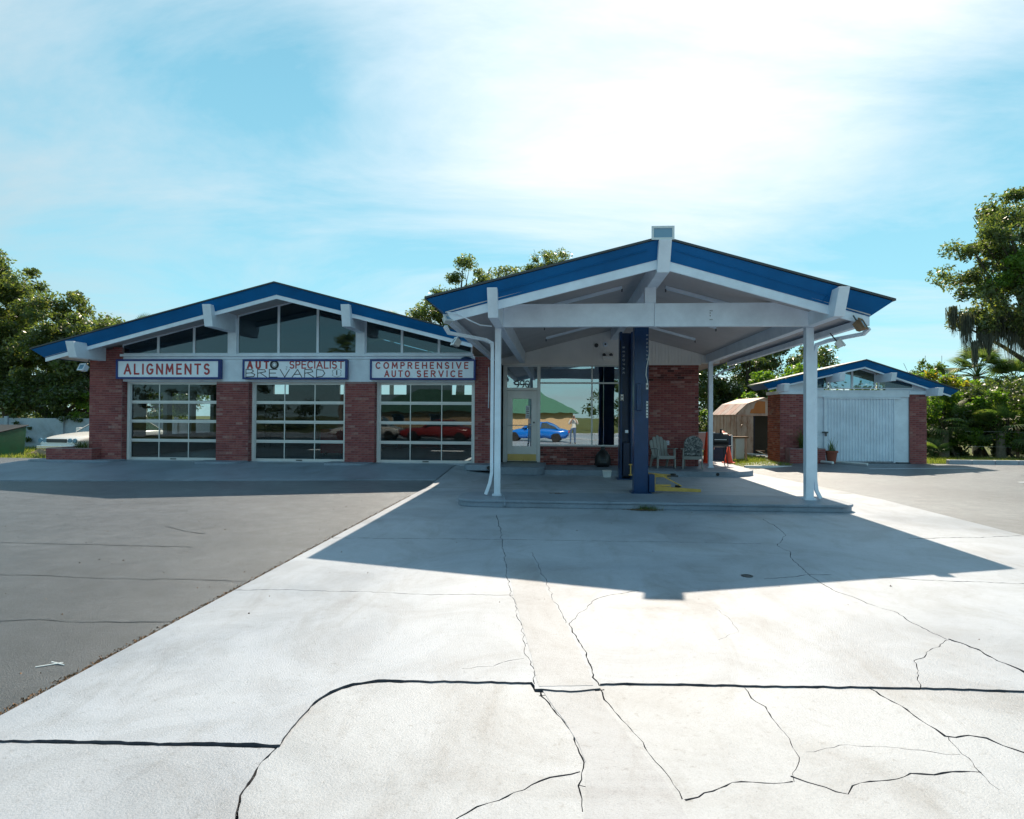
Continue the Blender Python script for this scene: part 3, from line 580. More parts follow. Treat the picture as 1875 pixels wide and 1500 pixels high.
# ------------------------------------------------------------------ gable roof
def soffit_line(A, L, Rr, hb, ins, sof, left_side=True, right_side=True):
    za = A[2] - sof; xl, zl = L[0] + (ins if left_side else 0), L[2] - hb * 0.78 + 0.012; xr, zr = Rr[0] - (ins if right_side else 0), Rr[2] - hb * 0.78 + 0.012
    return lambda x: za - (za - zl) * (A[0] - x) / (A[0] - xl) if x < A[0] else za - (za - zr) * (x - A[0]) / (xr - A[0])
def gable_roof(root, A, L, Rr, yback, hb, ins, dy, th, sof, deckmat='steel_dark', left_side=True, right_side=True):
    A, L, Rr = Vector(A), Vector(L), Vector(Rr)
    TB = lambda p, sx: Vector((p.x + sx * ins, p.y + dy, p.z - hb * 0.78))
    BL, BA, BRt = TB(L, 1), Vector((A.x, A.y + dy, A.z - hb)), TB(Rr, -1)
    if not left_side: BL.x = L.x
    if not right_side: BRt.x = Rr.x
    t = 0.03
    def plank(a, b, c, d, th=(0, t, 0)):  # quad a b (top) c d (bottom) thickened
        o = Vector(th); return [d, c, c + o, d + o, a, b, b + o, a + o]
    mb = MB(); mb.hexa(plank(L, A, BA, BL)); mb.hexa(plank(A, Rr, BRt, BA)); mb.obj('fascia', 'blue_fascia', root)
    bk = lambda p: Vector((p.x, yback, p.z))
    mb = MB()
    if left_side: mb.hexa(plank(bk(L), L, BL, bk(BL), (t, 0, 0)))
    if right_side: mb.hexa(plank(Rr, bk(Rr), bk(BRt), BRt, (-t, 0, 0)))
    if mb.v: mb.obj('eave_fascia', 'blue_fascia', root)
    # shingle covering, a thin slab with a small drip lip
    lx = 0.03
    mb = MB()
    for P, Q in ((L, A), (A, Rr)):
        p = P + Vector((-lx if P is L and left_side else 0, -0.03, 0.004)); q = Q + Vector((lx if Q is Rr and right_side else 0, -0.03, 0.004)); u = Vector((0, 0, 0.035))
        mb.hexa([p, q, bk(q), bk(p), p + u, q + u, bk(q) + u, bk(p) + u])
    mb.obj('roof_shingles', deckmat, root)
    # soffit sheet
    mb = MB(); u = Vector((0, 0, 0.02)); fl = soffit_line(A, L, Rr, hb, ins, sof, left_side, right_side)
    sz = lambda p: Vector(((BL.x if p is L else (BRt.x if p is Rr else p.x)), p.y + dy * 0.5 + 0.05, 0)); sz_ = sz; sz = lambda p: (lambda q: Vector((q.x, q.y, fl(q.x))))(sz_(p))
    for P, Q in ((L, A), (A, Rr)):
        p, q = sz(P), sz(Q)
        mb.hexa([p, q, bk(q), bk(p), p + u, q + u, bk(q) + u, bk(p) + u])
    mb.obj('soffit', 'soffit_paint', root)
    # white rake boards below the blue fascia
    mb = MB(); o1 = Vector((0, 0.012, 0.03)); dn = Vector((0, 0, -th - 0.03)); bkv = Vector((0, 0.045, 0))
    for P, Q in ((BL, BA), (BA, BRt)):
        a, b = P + o1, Q + o1; mb.hexa([a + dn, b + dn, b + dn + bkv, a + dn + bkv, a, b, b + bkv, a + bkv])
    mb.obj('rake_board', 'white_paint', root)
    return BL, BA, BRt
def beam(root, name, xc, w, yf, yb, zt, zb, lean, taper=0.0, yt=None, mat='white_paint'):
    """rafter beam running back from its raked front end; the lower edge may rise or fall"""
    yt = yt or yb
    v = [(xc - w / 2, yf + lean, zb), (xc + w / 2, yf + lean, zb), (xc + w / 2, yb, zb - taper), (xc - w / 2, yb, zb - taper),
         (xc - w / 2, yf, zt), (xc + w / 2, yf, zt), (xc + w / 2, yb, zt), (xc - w / 2, yb, zt)]
    return MB().hexa(v).obj(name, mat, root, bevel=0.008)

# ================================================================== GARAGE
G = thing('garage_building', 'long low brick garage with three glazed overhead doors and blue gable roof', 'building', (-8, 18, 0))
gA, gL, gR = (-7.72, 16.57, 5.217), (-15.34, 17.25, 3.485), (-2.36, 17.05, 3.85)
gable_roof(G, gA, gL, gR, 27.5, 0.30, 0.33, 0.12, 0.11, 0.20, right_side=False)
gsof = soffit_line(gA, gL, gR, 0.30, 0.33, 0.20, True, False)
pier('garage', G, -2.39, -1.84, 18.0, 18.45, 0.20, 3.34, right=True)
pier('garage', G, -6.22, -5.33, 18.0, 18.3, 0.24, 2.60, right=True)
pier('garage', G, -10.13, -9.14, 18.0, 18.3, 0.24, 2.60, right=True)
pier('garage', G, -14.11, -13.08, 18.0, 18.3, 0.24, 3.40, right=True, zmax=lambda x: min(3.9, gsof(x) - 0.02) if x < -13.1 else 3.6)
# rooms: side walls, back wall with high windows, floor
mb = MB().box(-14.10, -13.95, 18.3, 20.4, 0.1, 3.45).box(-14.10, -13.95, 20.4, 24.6, 0.1, 0.9).box(-14.10, -13.95, 20.4, 24.6, 2.4, 3.45).box(-14.10, -13.95, 24.6, 27.2, 0.1, 3.45)
for y in (21.7, 23.2): mb.box(-14.10, -13.95, y - 0.15, y + 0.15, 0.9, 2.4)
mb.box(-1.99, -1.85, 18.45, 27.2, 0.1, 3.45)
zs0, zs1 = 2.55, 3.0
xs = [-13.95, -12.6, -11.9, -9.6, -8.5, -7.9, -6.6, -4.6, -3.3, -2.9, -1.99]
mb.box(-13.95, -1.99, 27.05, 27.2, 0.1, zs0).box(-13.95, -1.99, 27.05, 27.2, zs1, 3.6)
for a, b in zip(xs[0::2], xs[1::2]): mb.box(a, b, 27.05, 27.2, zs0, zs1)
mb.box(-1.99, -1.99 + .001, 27.05, 27.2, zs0, zs1)
mb.prism([(-14.0, 3.61), (-1.95, 3.61), (-1.95, gsof(-1.95) - 0.05), (-7.72, gsof(-7.72) - 0.05), (-14.0, max(3.62, gsof(-14.0) - 0.05))], 27.05, 27.2, 'y')
mb.obj('room_wall', 'room_wall', G)
MB().box(-13.95, -1.99, 18.2, 27.05, 0.12, 0.235).obj('room_floor', 'concrete', G)
# header band and sill
MB().box(-13.08, -2.39, 18.03, 18.22, 2.60, 3.345).obj('header_band', 'white_paint', G)
MB().box(-13.15, -2.45, 17.97, 18.25, 3.347, 3.42).obj('window_sill', 'white_paint', G, bevel=0.006)
MB().box(-13.05, -2.42, 17.99, 18.028, 3.27, 3.30).obj('conduit', 'white_paint', G)
# overhead doors
def overhead_door(root, x0, x1, z0, z1, y):
    jb = MB().box(x0, x0 + 0.07, y - 0.03, y + 0.06, z0, z1).box(x1 - 0.07, x1, y - 0.03, y + 0.06, z0, z1).box(x0 + 0.07, x1 - 0.07, y - 0.03, y + 0.06, z1 - 0.045, z1)
    jb.obj('door_frame', 'cream_siding', root)
    a, b = x0 + 0.07, x1 - 0.07; zt = z1 - 0.045; H = (zt - z0) / 4; d = MB(); cols = [a + (b - a) * i / 3 for i in range(4)]
    for i in range(4):
        za, zb = z0 + H * i, z0 + H * (i + 1) - 0.004
        d.box(a, b, y, y + 0.04, za, za + (0.055 if i else 0.075)); d.box(a, b, y, y + 0.04, zb - 0.03, zb)
        for j, c in enumerate(cols):
            w = 0.025 if 0 < j < 3 else 0.05; lo = c if j == 0 else (c - w if j == 3 else c - w / 2); d.box(lo, lo + w, y + 0.001, y + 0.039, za + (0.055 if i else 0.075), zb - 0.03)
    door = d.obj('overhead_door', 'aluminium', root)
    for i in range(4):
        for j in range(3):
            MB().box(cols[j] + 0.015, cols[j + 1] - 0.015, y + 0.018, y + 0.022, z0 + H * i + 0.05, z0 + H * (i + 1) - 0.03).obj('pane', 'bay_glass', door)
    MB().box((a + b) / 2 - 0.09, (a + b) / 2 + 0.09, y - 0.02, y, z0 + 0.02, z0 + 0.05).obj('door_handle', 'steel_dark', door)
for a, b in ((-13.06, -10.13), (-9.14, -6.22), (-5.33, -2.39)): overhead_door(G, a, b, 0.235, 2.60, 18.24)
# clerestory
def glazed(root, xs, zb, ztop, y, apex=None):
    x0, x1 = xs
    pts = [(x0, zb), (x1, zb), (x1, ztop(x1))] + ([(apex, ztop(apex))] if apex is not None and x0 < apex < x1 else []) + [(x0, ztop(x0))]
    w = 0.035; cx = sum(p[0] for p in pts) / len(pts); cz = sum(p[1] for p in pts) / len(pts); n = len(pts)
    inner = [(cx + (p[0] - cx) * (1 - 2 * w / (x1 - x0)), p[1] + (w if p[1] == zb else -w)) for p in pts]
    if max(p[1] for p in inner[2:]) < zb + 0.08: inner = [(p[0], q[1] * 0.7 + p[1] * 0.3) for p, q in zip(inner, pts)]
    mb = MB()
    for i in range(n):
        j = (i + 1) % n; v = [(pts[i][0], y, pts[i][1]), (pts[j][0], y, pts[j][1]), (pts[j][0], y + .05, pts[j][1]), (pts[i][0], y + .05, pts[i][1]),
                              (inner[i][0], y, inner[i][1]), (inner[j][0], y, inner[j][1]), (inner[j][0], y + .05, inner[j][1]), (inner[i][0], y + .05, inner[i][1])]
        mb.hexa(v)
    f = mb.obj('clerestory_window', 'white_paint', root)
    MB().prism(inner, y + 0.02, y + 0.026, 'y').obj('pane', 'high_glass', f)
for a, b in ((-13.13, -12.0), (-12.0, -10.88), (-10.88, -9.80), (-9.53, -8.27), (-8.27, -7.08), (-7.08, -5.90), (-5.64, -4.55), (-4.55, -3.455), (-3.455, -2.48)):
    glazed(G, (a, b), 3.422, lambda x: gsof(x) - 0.004, 18.06, -7.72)
for x0, x1 in ((-9.80, -9.53), (-5.90, -5.64)):
    MB().box(x0, x1, 18.0, 18.2, 3.42, gsof(x0 if x0 < -7.7 else x1) - 0.01).obj('gable_post', 'white_paint', G, bevel=0.006)
beam(G, 'rafter_beam', -9.68, 0.24, 16.62, 18.1, 4.66, 4.06, 0.14, 0.0)
beam(G, 'rafter_beam', -5.77, 0.24, 16.62, 18.1, 4.63, 4.04, 0.14, 0.0)
beam(G, 'rafter_beam', -13.72, 0.24, 16.70, 18.0, 3.66, 3.21, 0.14, 0.0)
# inside: a lift, benches, shelving, tool chest, strip lamps seen dimly through the panes
I = thing('workbench', 'dark workbench with parts and red tool chest inside the middle bay', 'workbench', (-8, 25, 0.235))
MB().box(-9.0, -6.6, 25.6, 26.4, 1.05, 1.12).obj('worktop', 'timber', I)
for x in (-8.95, -6.7): MB().box(x, x + 0.08, 25.65, 26.35, 0.235, 1.05).obj('leg', 'steel_dark', I)
I = thing('tool_chest', 'red tool chest on castors inside the middle bay', 'tool chest', (-7.7, 21, 0.235))
ch = MB().box(-8.1, -7.3, 21.0, 21.5, 0.33, 1.15).obj('cabinet', 'car_red', I, bevel=0.01)
for i in range(5): MB().box(-8.06, -7.34, 20.985, 21.0, 0.38 + i * 0.15, 0.50 + i * 0.15).obj('drawer', 'car_red', ch)
for x in (-8.0, -7.4): MB().box(x - 0.03, x + 0.03, 21.1, 21.2, 0.235, 0.33).obj('castor', 'rubber', I)
I = thing('shelf_rack', 'steel shelf rack with boxes inside the left bay', 'shelves', (-11, 26, 0.235))
for z in (0.5, 1.1, 1.7, 2.2): MB().box(-12.6, -10.4, 26.2, 26.8, z, z + 0.04).obj('shelf', 'steel_dark', I)
for x in (-12.6, -10.45):
    for y in (26.2, 26.75): MB().box(x, x + 0.05, y, y + 0.05, 0.235, 2.3).obj('upright', 'steel_dark', I)
rr = random.Random(3)
for i in range(0):
    x = -12.4 + (i % 3) * 0.7; z = (0.54, 1.14, 1.74)[i // 3]; w = rr.uniform(0.25, 0.5)
    tag(MB().box(x, x + w, 26.3, 26.7, z, z + rr.uniform(0.15, 0.35)).obj('parts_box', rr.choice(['timber', 'cream_siding', 'terracotta', 'lift_dark']), None, bevel=0.01), 'small parts box on the shelf rack in the left bay', 'box', 'boxes on the shelf rack')

# signs over the bays
def sign(label, x0, x1, z0, z1, y, build):
    s = thing('fascia_sign', label, 'sign', ((x0 + x1) / 2, y, z0)); d = 0.17; w = 0.055
    MB().box(x0, x1, y, y + d, z0, z0 + w).box(x0, x1, y, y + d, z1 - w, z1).box(x0, x0 + w, y, y + d, z0 + w, z1 - w).box(x1 - w, x1, y, y + d, z0 + w, z1 - w).obj('sign_frame', 'sign_blue', s, bevel=0.006)
    p = MB().box(x0 + w, x1 - w, y + 0.03, y + d - 0.03, z0 + w, z1 - w).obj('sign_panel', 'sign_white', s)
    build(s, (x0 + x1) / 2, (z0 + z1) / 2, y + 0.024); return s
FR = (R(90), 0, 0)
STROKE = {'B': [[(0, 0), (0, 1), (.7, .95), (.85, .78), (.6, .55), (0, .5)], [(.6, .55), (1, .35), (.9, .08), (0, 0)]], 'R': [[(0, 0), (0, 1), (.8, .95), (.9, .7), (0, .5)], [(.35, .5), (1, 0)]],
          'E': [[(.95, 1), (0, 1), (0, 0), (1, 0)], [(0, .52), (.8, .52)]], 'V': [[(0, 1), (.5, 0), (1, 1)]], 'A': [[(0, 0), (.55, 1), (1, 0)], [(.2, .35), (.85, .38)]], 'D': [[(0, 0), (0, 1), (.75, .9), (1, .5), (.7, .1), (0, 0)]]}
def arc_(cx, cz, rx, rz, a0, a1, n=8): return [(cx + rx * math.cos(R(a0 + (a1 - a0) * i / n)), cz + rz * math.sin(R(a0 + (a1 - a0) * i / n))) for i in range(n + 1)]
SANS = {'A': (.9, [[(0, 0), (.5, 1), (1, 0)], [(.2, .33), (.8, .33)]]), 'L': (.62, [[(0, 1), (0, 0), (1, 0)]]), 'I': (.01, [[(0, 0), (0, 1)]]), 'N': (.8, [[(0, 0), (0, 1), (1, 0), (1, 1)]]),
        'M': (.95, [[(0, 0), (.08, 1), (.5, .25), (.92, 1), (1, 0)]]), 'E': (.62, [[(1, 1), (0, 1), (0, 0), (1, 0)], [(0, .52), (.88, .52)]]), 'T': (.8, [[(0, 1), (1, 1)], [(.5, 1), (.5, 0)]]),
        'H': (.78, [[(0, 0), (0, 1)], [(1, 0), (1, 1)], [(0, .5), (1, .5)]]), 'V': (.85, [[(0, 1), (.5, 0), (1, 1)]]), 'U': (.74, [[(0, 1), (0, .35)] + arc_(.5, .35, .5, .35, 180, 360) + [(1, 1)]]),
        'O': (.9, [arc_(.5, .5, .5, .5, 90, 450, 16)]), 'C': (.8, [arc_(.55, .5, .55, .5, 48, 312, 12)]), 'G': (.84, [arc_(.52, .5, .52, .5, 48, 330, 13) + [(1, .45), (.6, .45)]]),
        'S': (.66, [arc_(.5, .745, .46, .255, 35, 250, 8) + arc_(.5, .255, .48, .255, 75, -145, 8)]), 'P': (.66, [[(0, 0), (0, 1), (.5, 1)] + arc_(.5, .74, .5, .26, 90, -90, 6) + [(0, .48)]]),
        'R': (.72, [[(0, 0), (0, 1), (.5, 1)] + arc_(.5, .75, .48, .25, 90, -90, 6) + [(0, .5)], [(.45, .5), (1, 0)]]), 'D': (.8, [[(0, 0), (0, 1), (.4, 1)] + arc_(.4, .5, .6, .5, 90, -90, 8) + [(0, 0)]])}
def lettering(s, word, cx, cz, h, t, gap, y, width=None, mat='sign_red', name='lettering', asp=.72):
    """word in stroked sans capitals, centred, one mesh per word"""
    ws = [SANS[c][0] * h * asp if c != ' ' else h * .55 for c in word]; tot = sum(ws) + gap * (len(word) - 1); k = (width / tot) if width else 1; x = cx - tot * k / 2; mb = MB()
    for c, w in zip(word, ws):
        if c != ' ': strokes(mb, SANS[c][1], x, cz - h / 2, w * k, h, t, y)
        x += (w + gap) * k
    return mb.obj(name, mat, s)
def b1(s, cx, cz, y): lettering(s, 'ALIGNMENTS', cx - .04, cz, .28, .052, .125, y, 2.62)
def b3(s, cx, cz, y):
    lettering(s, 'COMPREHENSIVE', cx - .02, cz + .118, .165, .034, .09, y, 2.68); lettering(s, 'AUTO', cx - .74, cz - .12, .165, .034, .09, y, .72); lettering(s, 'SERVICE', cx + .50, cz - .12, .165, .034, .09, y, 1.30)
def strokes(mb, segs, x, z, w, h, t, y):
    for s in segs:
        for (a, b), (c, d) in zip(s[:-1], s[1:]):
            y -= 0.00025
            p, q = Vector((x + a * w, 0, z + b * h)), Vector((x + c * w, 0, z + d * h)); e = (q - p); l = e.length
            if l < 1e-5: continue
            n = Vector((-e.z, 0, e.x)) / l * t / 2; e = e / l * t * 0.4; p -= e; q += e
            mb.hexa([(p.x - n.x, y, p.z - n.z), (q.x - n.x, y, q.z - n.z), (q.x - n.x, y + .004, q.z - n.z), (p.x - n.x, y + .004, p.z - n.z), (p.x + n.x, y, p.z + n.z), (q.x + n.x, y, q.z + n.z), (q.x + n.x, y + .004, q.z + n.z), (p.x + n.x, y + .004, p.z + n.z)])
def ring(cx, cz, r, t, y, n=20):
    mb = MB(); pts = [(math.cos(2 * math.pi * i / n), math.sin(2 * math.pi * i / n)) for i in range(n + 1)]
    strokes(mb, [pts], cx, cz, r, r, t, y); return mb
def b2(s, cx, cz, y):
    x0 = cx - 1.47
    for i_, c_ in enumerate('AUT'): lettering(s, c_, x0 + .12 + .25 * i_, cz + .135, .20, .055, .0, y)
    ring(x0 + 0.86, cz + 0.135, 0.105, 0.055, y).obj('tyre_drawing', 'black_paint', s)
    ring(x0 + 0.86, cz + 0.135, 0.055, 0.012, y).obj('rim_drawing', 'steel_dark', s)
    lettering(s, 'SPECIALIST', cx + .66, cz + .135, .20, .034, .05, y, 1.60)
    mb = MB(); x = x0 + 0.0
    for c, w in zip('BREVARD', (.27, .27, .24, .28, .29, .27, .25)):
        strokes(mb, STROKE[c], x, cz - 0.228, w, 0.225, 0.021, y); x += w + 0.085
    mb.obj('lettering', 'black_paint', s)
    mb = MB(); sh = [(0.5, 1), (.8, .9), (1, .75), (.9, .4), (1, .2), (.75, .08), (.5, 0), (.25, .08), (0, .2), (.1, .4), (0, .75), (.2, .9), (.5, 1)]
    strokes(mb, [sh], cx + 1.13, cz - 0.225, 0.27, 0.24, 0.007, y)
    strokes(mb, [[(.3, .9), (.6, .95), (.7, .8), (.4, .6)], [(.2, .2), (.6, .3), (.3, .5)]], cx - 0.29, cz - 0.05, 0.10, 0.14, 0.006, y)
    mb.obj('shield_drawing', 'black_paint', s)
    text('1', 0.19, 'black_paint', (cx + 1.265, y, cz - 0.105), FR, s, 'numeral', 0.005)
sign('blue framed sign reading ALIGNMENTS over the left bay door', -13.16, -9.94, 2.665, 3.25, 17.82, b1)
sign('hand painted sign reading AUTO SPECIALIST BREVARD over the middle bay', -9.25, -6.11, 2.660, 3.245, 17.82, b2)
sign('blue framed sign reading COMPREHENSIVE AUTO SERVICE over the right bay', -5.43, -2.35, 2.650, 3.245, 17.82, b3)
o = tag(MB().lathe([(0.0, 3.24), (0.17, 3.245), (0.15, 3.29), (0.07, 3.32), (0.0, 3.325)], -2.62, 17.92, 14).obj('alarm_bell', 'lift_blue', None, smooth=True), 'blue domed bell on top of the right bay sign', 'bell')

# ================================================================== CANOPY
CN = thing('entrance_canopy', 'white timber entrance canopy with wide blue fascia on four posts', 'canopy', (1.66, 14, 0))
cA, cL, cR = (1.657, 10.2, 4.478), (-2.21, 10.42, 3.575), (5.44, 10.62, 3.52)
BL, BA, BRt = gable_roof(CN, cA, cL, cR, 27.0, 0.29, 0.30, 0.14, 0.15, 0.20)
csof = soffit_line(cA, cL, cR, 0.29, 0.30, 0.20)
beam(CN, 'ridge_beam', 1.70, 0.20, 10.10, 19.28, 4.44, 3.96, 0.22)
beam(CN, 'eave_beam', -1.09, 0.17, 10.28, 19.28, 3.735, 3.262, 0.20)
beam(CN, 'eave_beam', 4.53, 0.17, 10.28, 19.28, 3.70, 3.255, 0.20)
MB().box(-1.005, 1.735, 11.50, 11.62, 3.255, 3.675).obj('tie_beam', 'white_paint', CN, bevel=0.006)
MB().box(1.74, 4.445, 11.50, 11.62, 3.250, 3.672).obj('tie_beam', 'white_paint', CN, bevel=0.006)
MB().box(1.565, 1.765, 11.48, 11.64, 3.675, 3.958).obj('king_post', 'white_paint', CN, bevel=0.006)
mk = MB()
for dx_, dz_ in ((0, .16), (0.03, .16), (0, .12), (0, .07), (0, .0), (0.03, .0)): mk.box(2.72 + dx_, 2.735 + dx_, 11.496, 11.50, 3.36 + dz_, 3.378 + dz_)
mk.obj('staple_marks', 'steel_dark', CN)
for x, y, z0, w in ((-1.12, 11.74, 0.13, 0.115), (4.56, 11.80, 0.13, 0.14), (4.50, 18.92, 0.14, 0.125)):
    p = MB().box(x - w / 2, x + w / 2, y - w / 2, y + w / 2, z0 + 0.03, 3.262 if x < 0 else 3.255).obj('post', 'white_paint', CN, bevel=0.008)
    MB().box(x - w / 2 - 0.03, x + w / 2 + 0.03, y - w / 2 - 0.03, y + w / 2 + 0.03, z0, z0 + 0.03).obj('base_plate', 'white_paint', p)
# gutters and downspouts
for xx, zz, yy in ((BL.x - 0.02, BL.z - 0.02, BL.y), (BRt.x + 0.02, BRt.z - 0.02, BRt.y)):
    s = 1 if xx < 0 else -1; x0, x1 = (xx, xx + 0.11) if s > 0 else (xx - 0.11, xx)
    g = MB().box(x0, x1, yy + 0.1, 19.2, zz - 0.11, zz - 0.095).box(x0, x0 + 0.012, yy + 0.1, 19.2, zz - 0.095, zz).box(x1 - 0.012, x1, yy + 0.1, 19.2, zz - 0.095, zz).box(x0 + .012, x1 - .012, yy + 0.1, yy + 0.112, zz - 0.095, zz)
    g.obj('gutter', 'white_paint', CN)
def spout(pts, w=0.055, name='downspout', parent=CN, mat='white_paint'): return MB().tube(pts, w * 0.75, 4).obj(name, mat, parent)
spout([(-1.95, 10.75, 3.16), (-1.90, 10.85, 3.06), (-1.35, 11.60, 3.03), (-1.235, 11.70, 2.98), (-1.225, 11.72, 2.85), (-1.225, 11.72, 0.55), (-1.26, 11.70, 0.35), (-1.33, 11.66, 0.15)])
spout([(5.12, 10.75, 3.10), (5.08, 10.85, 3.02), (4.80, 11.5, 2.99), (4.68, 11.76, 2.94), (4.665, 11.78, 2.8), (4.665, 11.78, 0.5), (4.69, 11.78, 0.3), (4.76, 11.78, 0.16)])
spout([(5.05, 18.4, 3.07), (4.85, 18.75, 2.98), (4.60, 18.85, 2.82)], 0.04)
spout([(-1.03, 11.72, 0.16), (-0.97, 11.45, 0.15), (-0.93, 11.10, 0.13), (-0.92, 11.04, 0.03)], 0.03, 'drain_pipe', CN, 'painted_concrete')
MB().tube([(-1.98, 17.93, 3.02), (-1.97, 17.95, 2.5), (-1.98, 17.95, 1.85)], 0.014, 6).obj('drain_pipe', 'white_paint', CN)
# bare light battens on the slopes
for y in (10.85, 12.35, 14.8, 17.0):
    for s in (-1, 1):
        xa, xb = 1.66 + s * 0.42, 1.66 + s * 1.98; v = []
        for yy in (y - 0.045, y + 0.045):
            pass
        za, zb = csof(xa) - 0.004, csof(xb) - 0.004
        q = [(xa, y - .045, za - .06), (xb, y - .045, zb - .06), (xb, y + .045, zb - .06), (xa, y + .045, za - .06), (xa, y - .05, za), (xb, y - .05, zb), (xb, y + .05, zb), (xa, y + .05, za)]
        f = MB().hexa(q).obj('light_batten', 'white_paint', CN, bevel=0.004)
        for xq, zq in ((xa, za), (xb, zb)): MB().box(xq - 0.012, xq + 0.012, y - 0.015, y + 0.015, zq - 0.115, zq - 0.055).obj('lamp_holder', 'steel_dark', f)
# conduit clipped on the blue fascia
def on_fascia(t, s, k):
    T, B = (Vector(cL), BL) if s < 0 else (Vector(cR), BRt); a = Vector(cA).lerp(T, t); b = BA.lerp(B, t); p = a.lerp(b, k); p.y -= 0.012; return p
for s in (-1, 1):
    pts = [on_fascia(t, s, 0.38 + 0.27 * t) for t in (0.06, 0.25, 0.45, 0.62, 0.74)] + [on_fascia(0.76, s, 0.62), on_fascia(0.765, s, 1.0)]
    MB().tube(pts, 0.008, 6).obj('conduit', 'blue_fascia', CN)
MB().tube([(-1.87, 10.5, 3.36), (-1.70, 10.52, 3.34), (-1.50, 10.6, 3.24), (-1.35, 10.8, 3.19), (-1.18, 11.1, 3.21)], 0.012, 6).obj('cable', 'white_paint', CN)

# ridge floodlight
def floodlight(name, label, loc, rx, rz, w, h, d, bracket, mat='aluminium'):
    t = thing(name, label, 'lamp', loc, 'floodlights under the eaves' if w < 0.25 else None, world=False); t.rotation_euler = (rx, 0, rz)
    v = [(-w / 2, 0, -h / 2), (w / 2, 0, -h / 2), (w * .38, d, -h * .38), (-w * .38, d, -h * .38), (-w / 2, 0, h / 2), (w / 2, 0, h / 2), (w * .38, d, h * .38), (-w * .38, d, h * .38)]
    MB().hexa(v).obj('housing', mat, t, bevel=0.006); f = 0.025
    MB().box(-w/2 - .01, w/2 + .01, -.02, -.001, h/2 - f, h/2 + .01).box(-w/2 - .01, w/2 + .01, -.02, -.001, -h/2 - .01, -h/2 + f).box(-w/2 - .01, -w/2 + f, -.02, -.001, -h/2 + f, h/2 - f).box(w/2 - f, w/2 + .01, -.02, -.001, -h/2 + f, h/2 - f).obj('bezel', mat, t)
    MB().box(-w/2 + f, w/2 - f, -.010, -.002, -h/2 + f, h/2 - f).obj('lens', 'lamp_lens', t)
    MB().tube(bracket, 0.012, 6).obj('bracket', 'steel_dark', t); return t
floodlight('floodlight', 'big rectangular floodlight on the canopy ridge beam', (1.665, 10.16, 4.555), R(0), 0, 0.34, 0.20, 0.14, [(0, 0.06, -0.08), (0.02, 0.08, -0.16), (0.02, 0.1, -0.3)])
floodlight('floodlight', 'small grey floodlight clamped to the left canopy gutter', (-1.86, 10.55, 3.27), R(-35), R(40), 0.15, 0.12, 0.10, [(0, 0.05, 0), (0, 0.05, 0.12)])
floodlight('floodlight', 'grey floodlight hanging below the left canopy eave before the garage windows', (-2.14, 12.9, 3.16), R(-30), R(-60), 0.18, 0.17, 0.12, [(0, 0.05, 0.05), (0, 0.06, 0.22)])
floodlight('floodlight', 'brown square floodlight at the right canopy corner', (4.96, 10.62, 3.15), R(-28), R(48), 0.19, 0.18, 0.12, [(0, 0.05, 0.05), (-0.02, 0.05, 0.2)], 'timber')
floodlight('floodlight', 'lower floodlight hanging under the right canopy gutter', (4.88, 11.2, 2.92), R(-35), R(70), 0.14, 0.14, 0.10, [(0, 0.05, 0.05), (0, 0.05, 0.24)])
floodlight('floodlight', 'white floodlight below the left end of the garage eave', (-13.85, 17.35, 2.98), R(-25), R(-20), 0.26, 0.20, 0.14, [(0, 0.06, 0.05), (0.02, 0.1, 0.35)], 'white_paint')

# ================================================================== OFFICE
O = thing('office_building', 'small office with glass door, big windows and dark red brick wall under canopy', 'building', (1.3, 19.3, 0.14))
zw = 3.20
# gable siding boards
mb = MB(); x = -1.75; 
while x < 4.86:
    x1 = min(x + 0.098, 4.87); t0, t1 = csof(x) - 0.008, csof(x1) - 0.008
    mb.prism([(x, zw + 0.05), (x1 - 0.014, zw + 0.05), (x1 - 0.014, t1), (x, t0)], 19.30, 19.33, 'y'); x = x1
mb.prism([(-1.75, zw + 0.05), (4.87, zw + 0.05), (4.87, csof(4.87) - 0.01), (1.657, csof(1.657) - 0.01), (-1.75, csof(-1.75) - 0.01)], 19.325, 19.42, 'y')
mb.obj('gable_siding', 'cream_siding', O)
MB().box(-1.72, 4.30, 19.27, 19.40, zw, zw + 0.049).obj('head_trim', 'cream_siding', O, bevel=0.004)
pier('office', O, 2.70, 4.25, 19.32, 19.55, 0.14, zw, 'brick_mixed', name='brick_wall')
pier('office', O, -0.53, 2.70, 19.32, 19.55, 0.14, 0.715, 'brick_mixed', name='brick_wall')
p = MB().box(4.04, 4.248, 19.56, 26.8, 0.14, zw).obj('side_wall', 'mortar', O); brick_wall(p, 'office', (4.25, 19.56), (0, 1), 7.2, 0.14, zw, 'brick_mixed', False)
MB().box(-1.84, -1.78, 19.3, 26.8, 0.1, zw).box(-1.78, 4.04, 24.9, 25.0, 0.1, zw + .6).obj('room_wall', 'room_wall', O)
MB().box(-1.78, 4.04, 19.6, 24.9, 0.1, 0.20).obj('room_floor', 'dark_room', O); MB().box(-1.78, 4.04, 19.6, 24.9, zw + 0.1, zw + 0.15).obj('room_ceiling', 'room_wall', O)
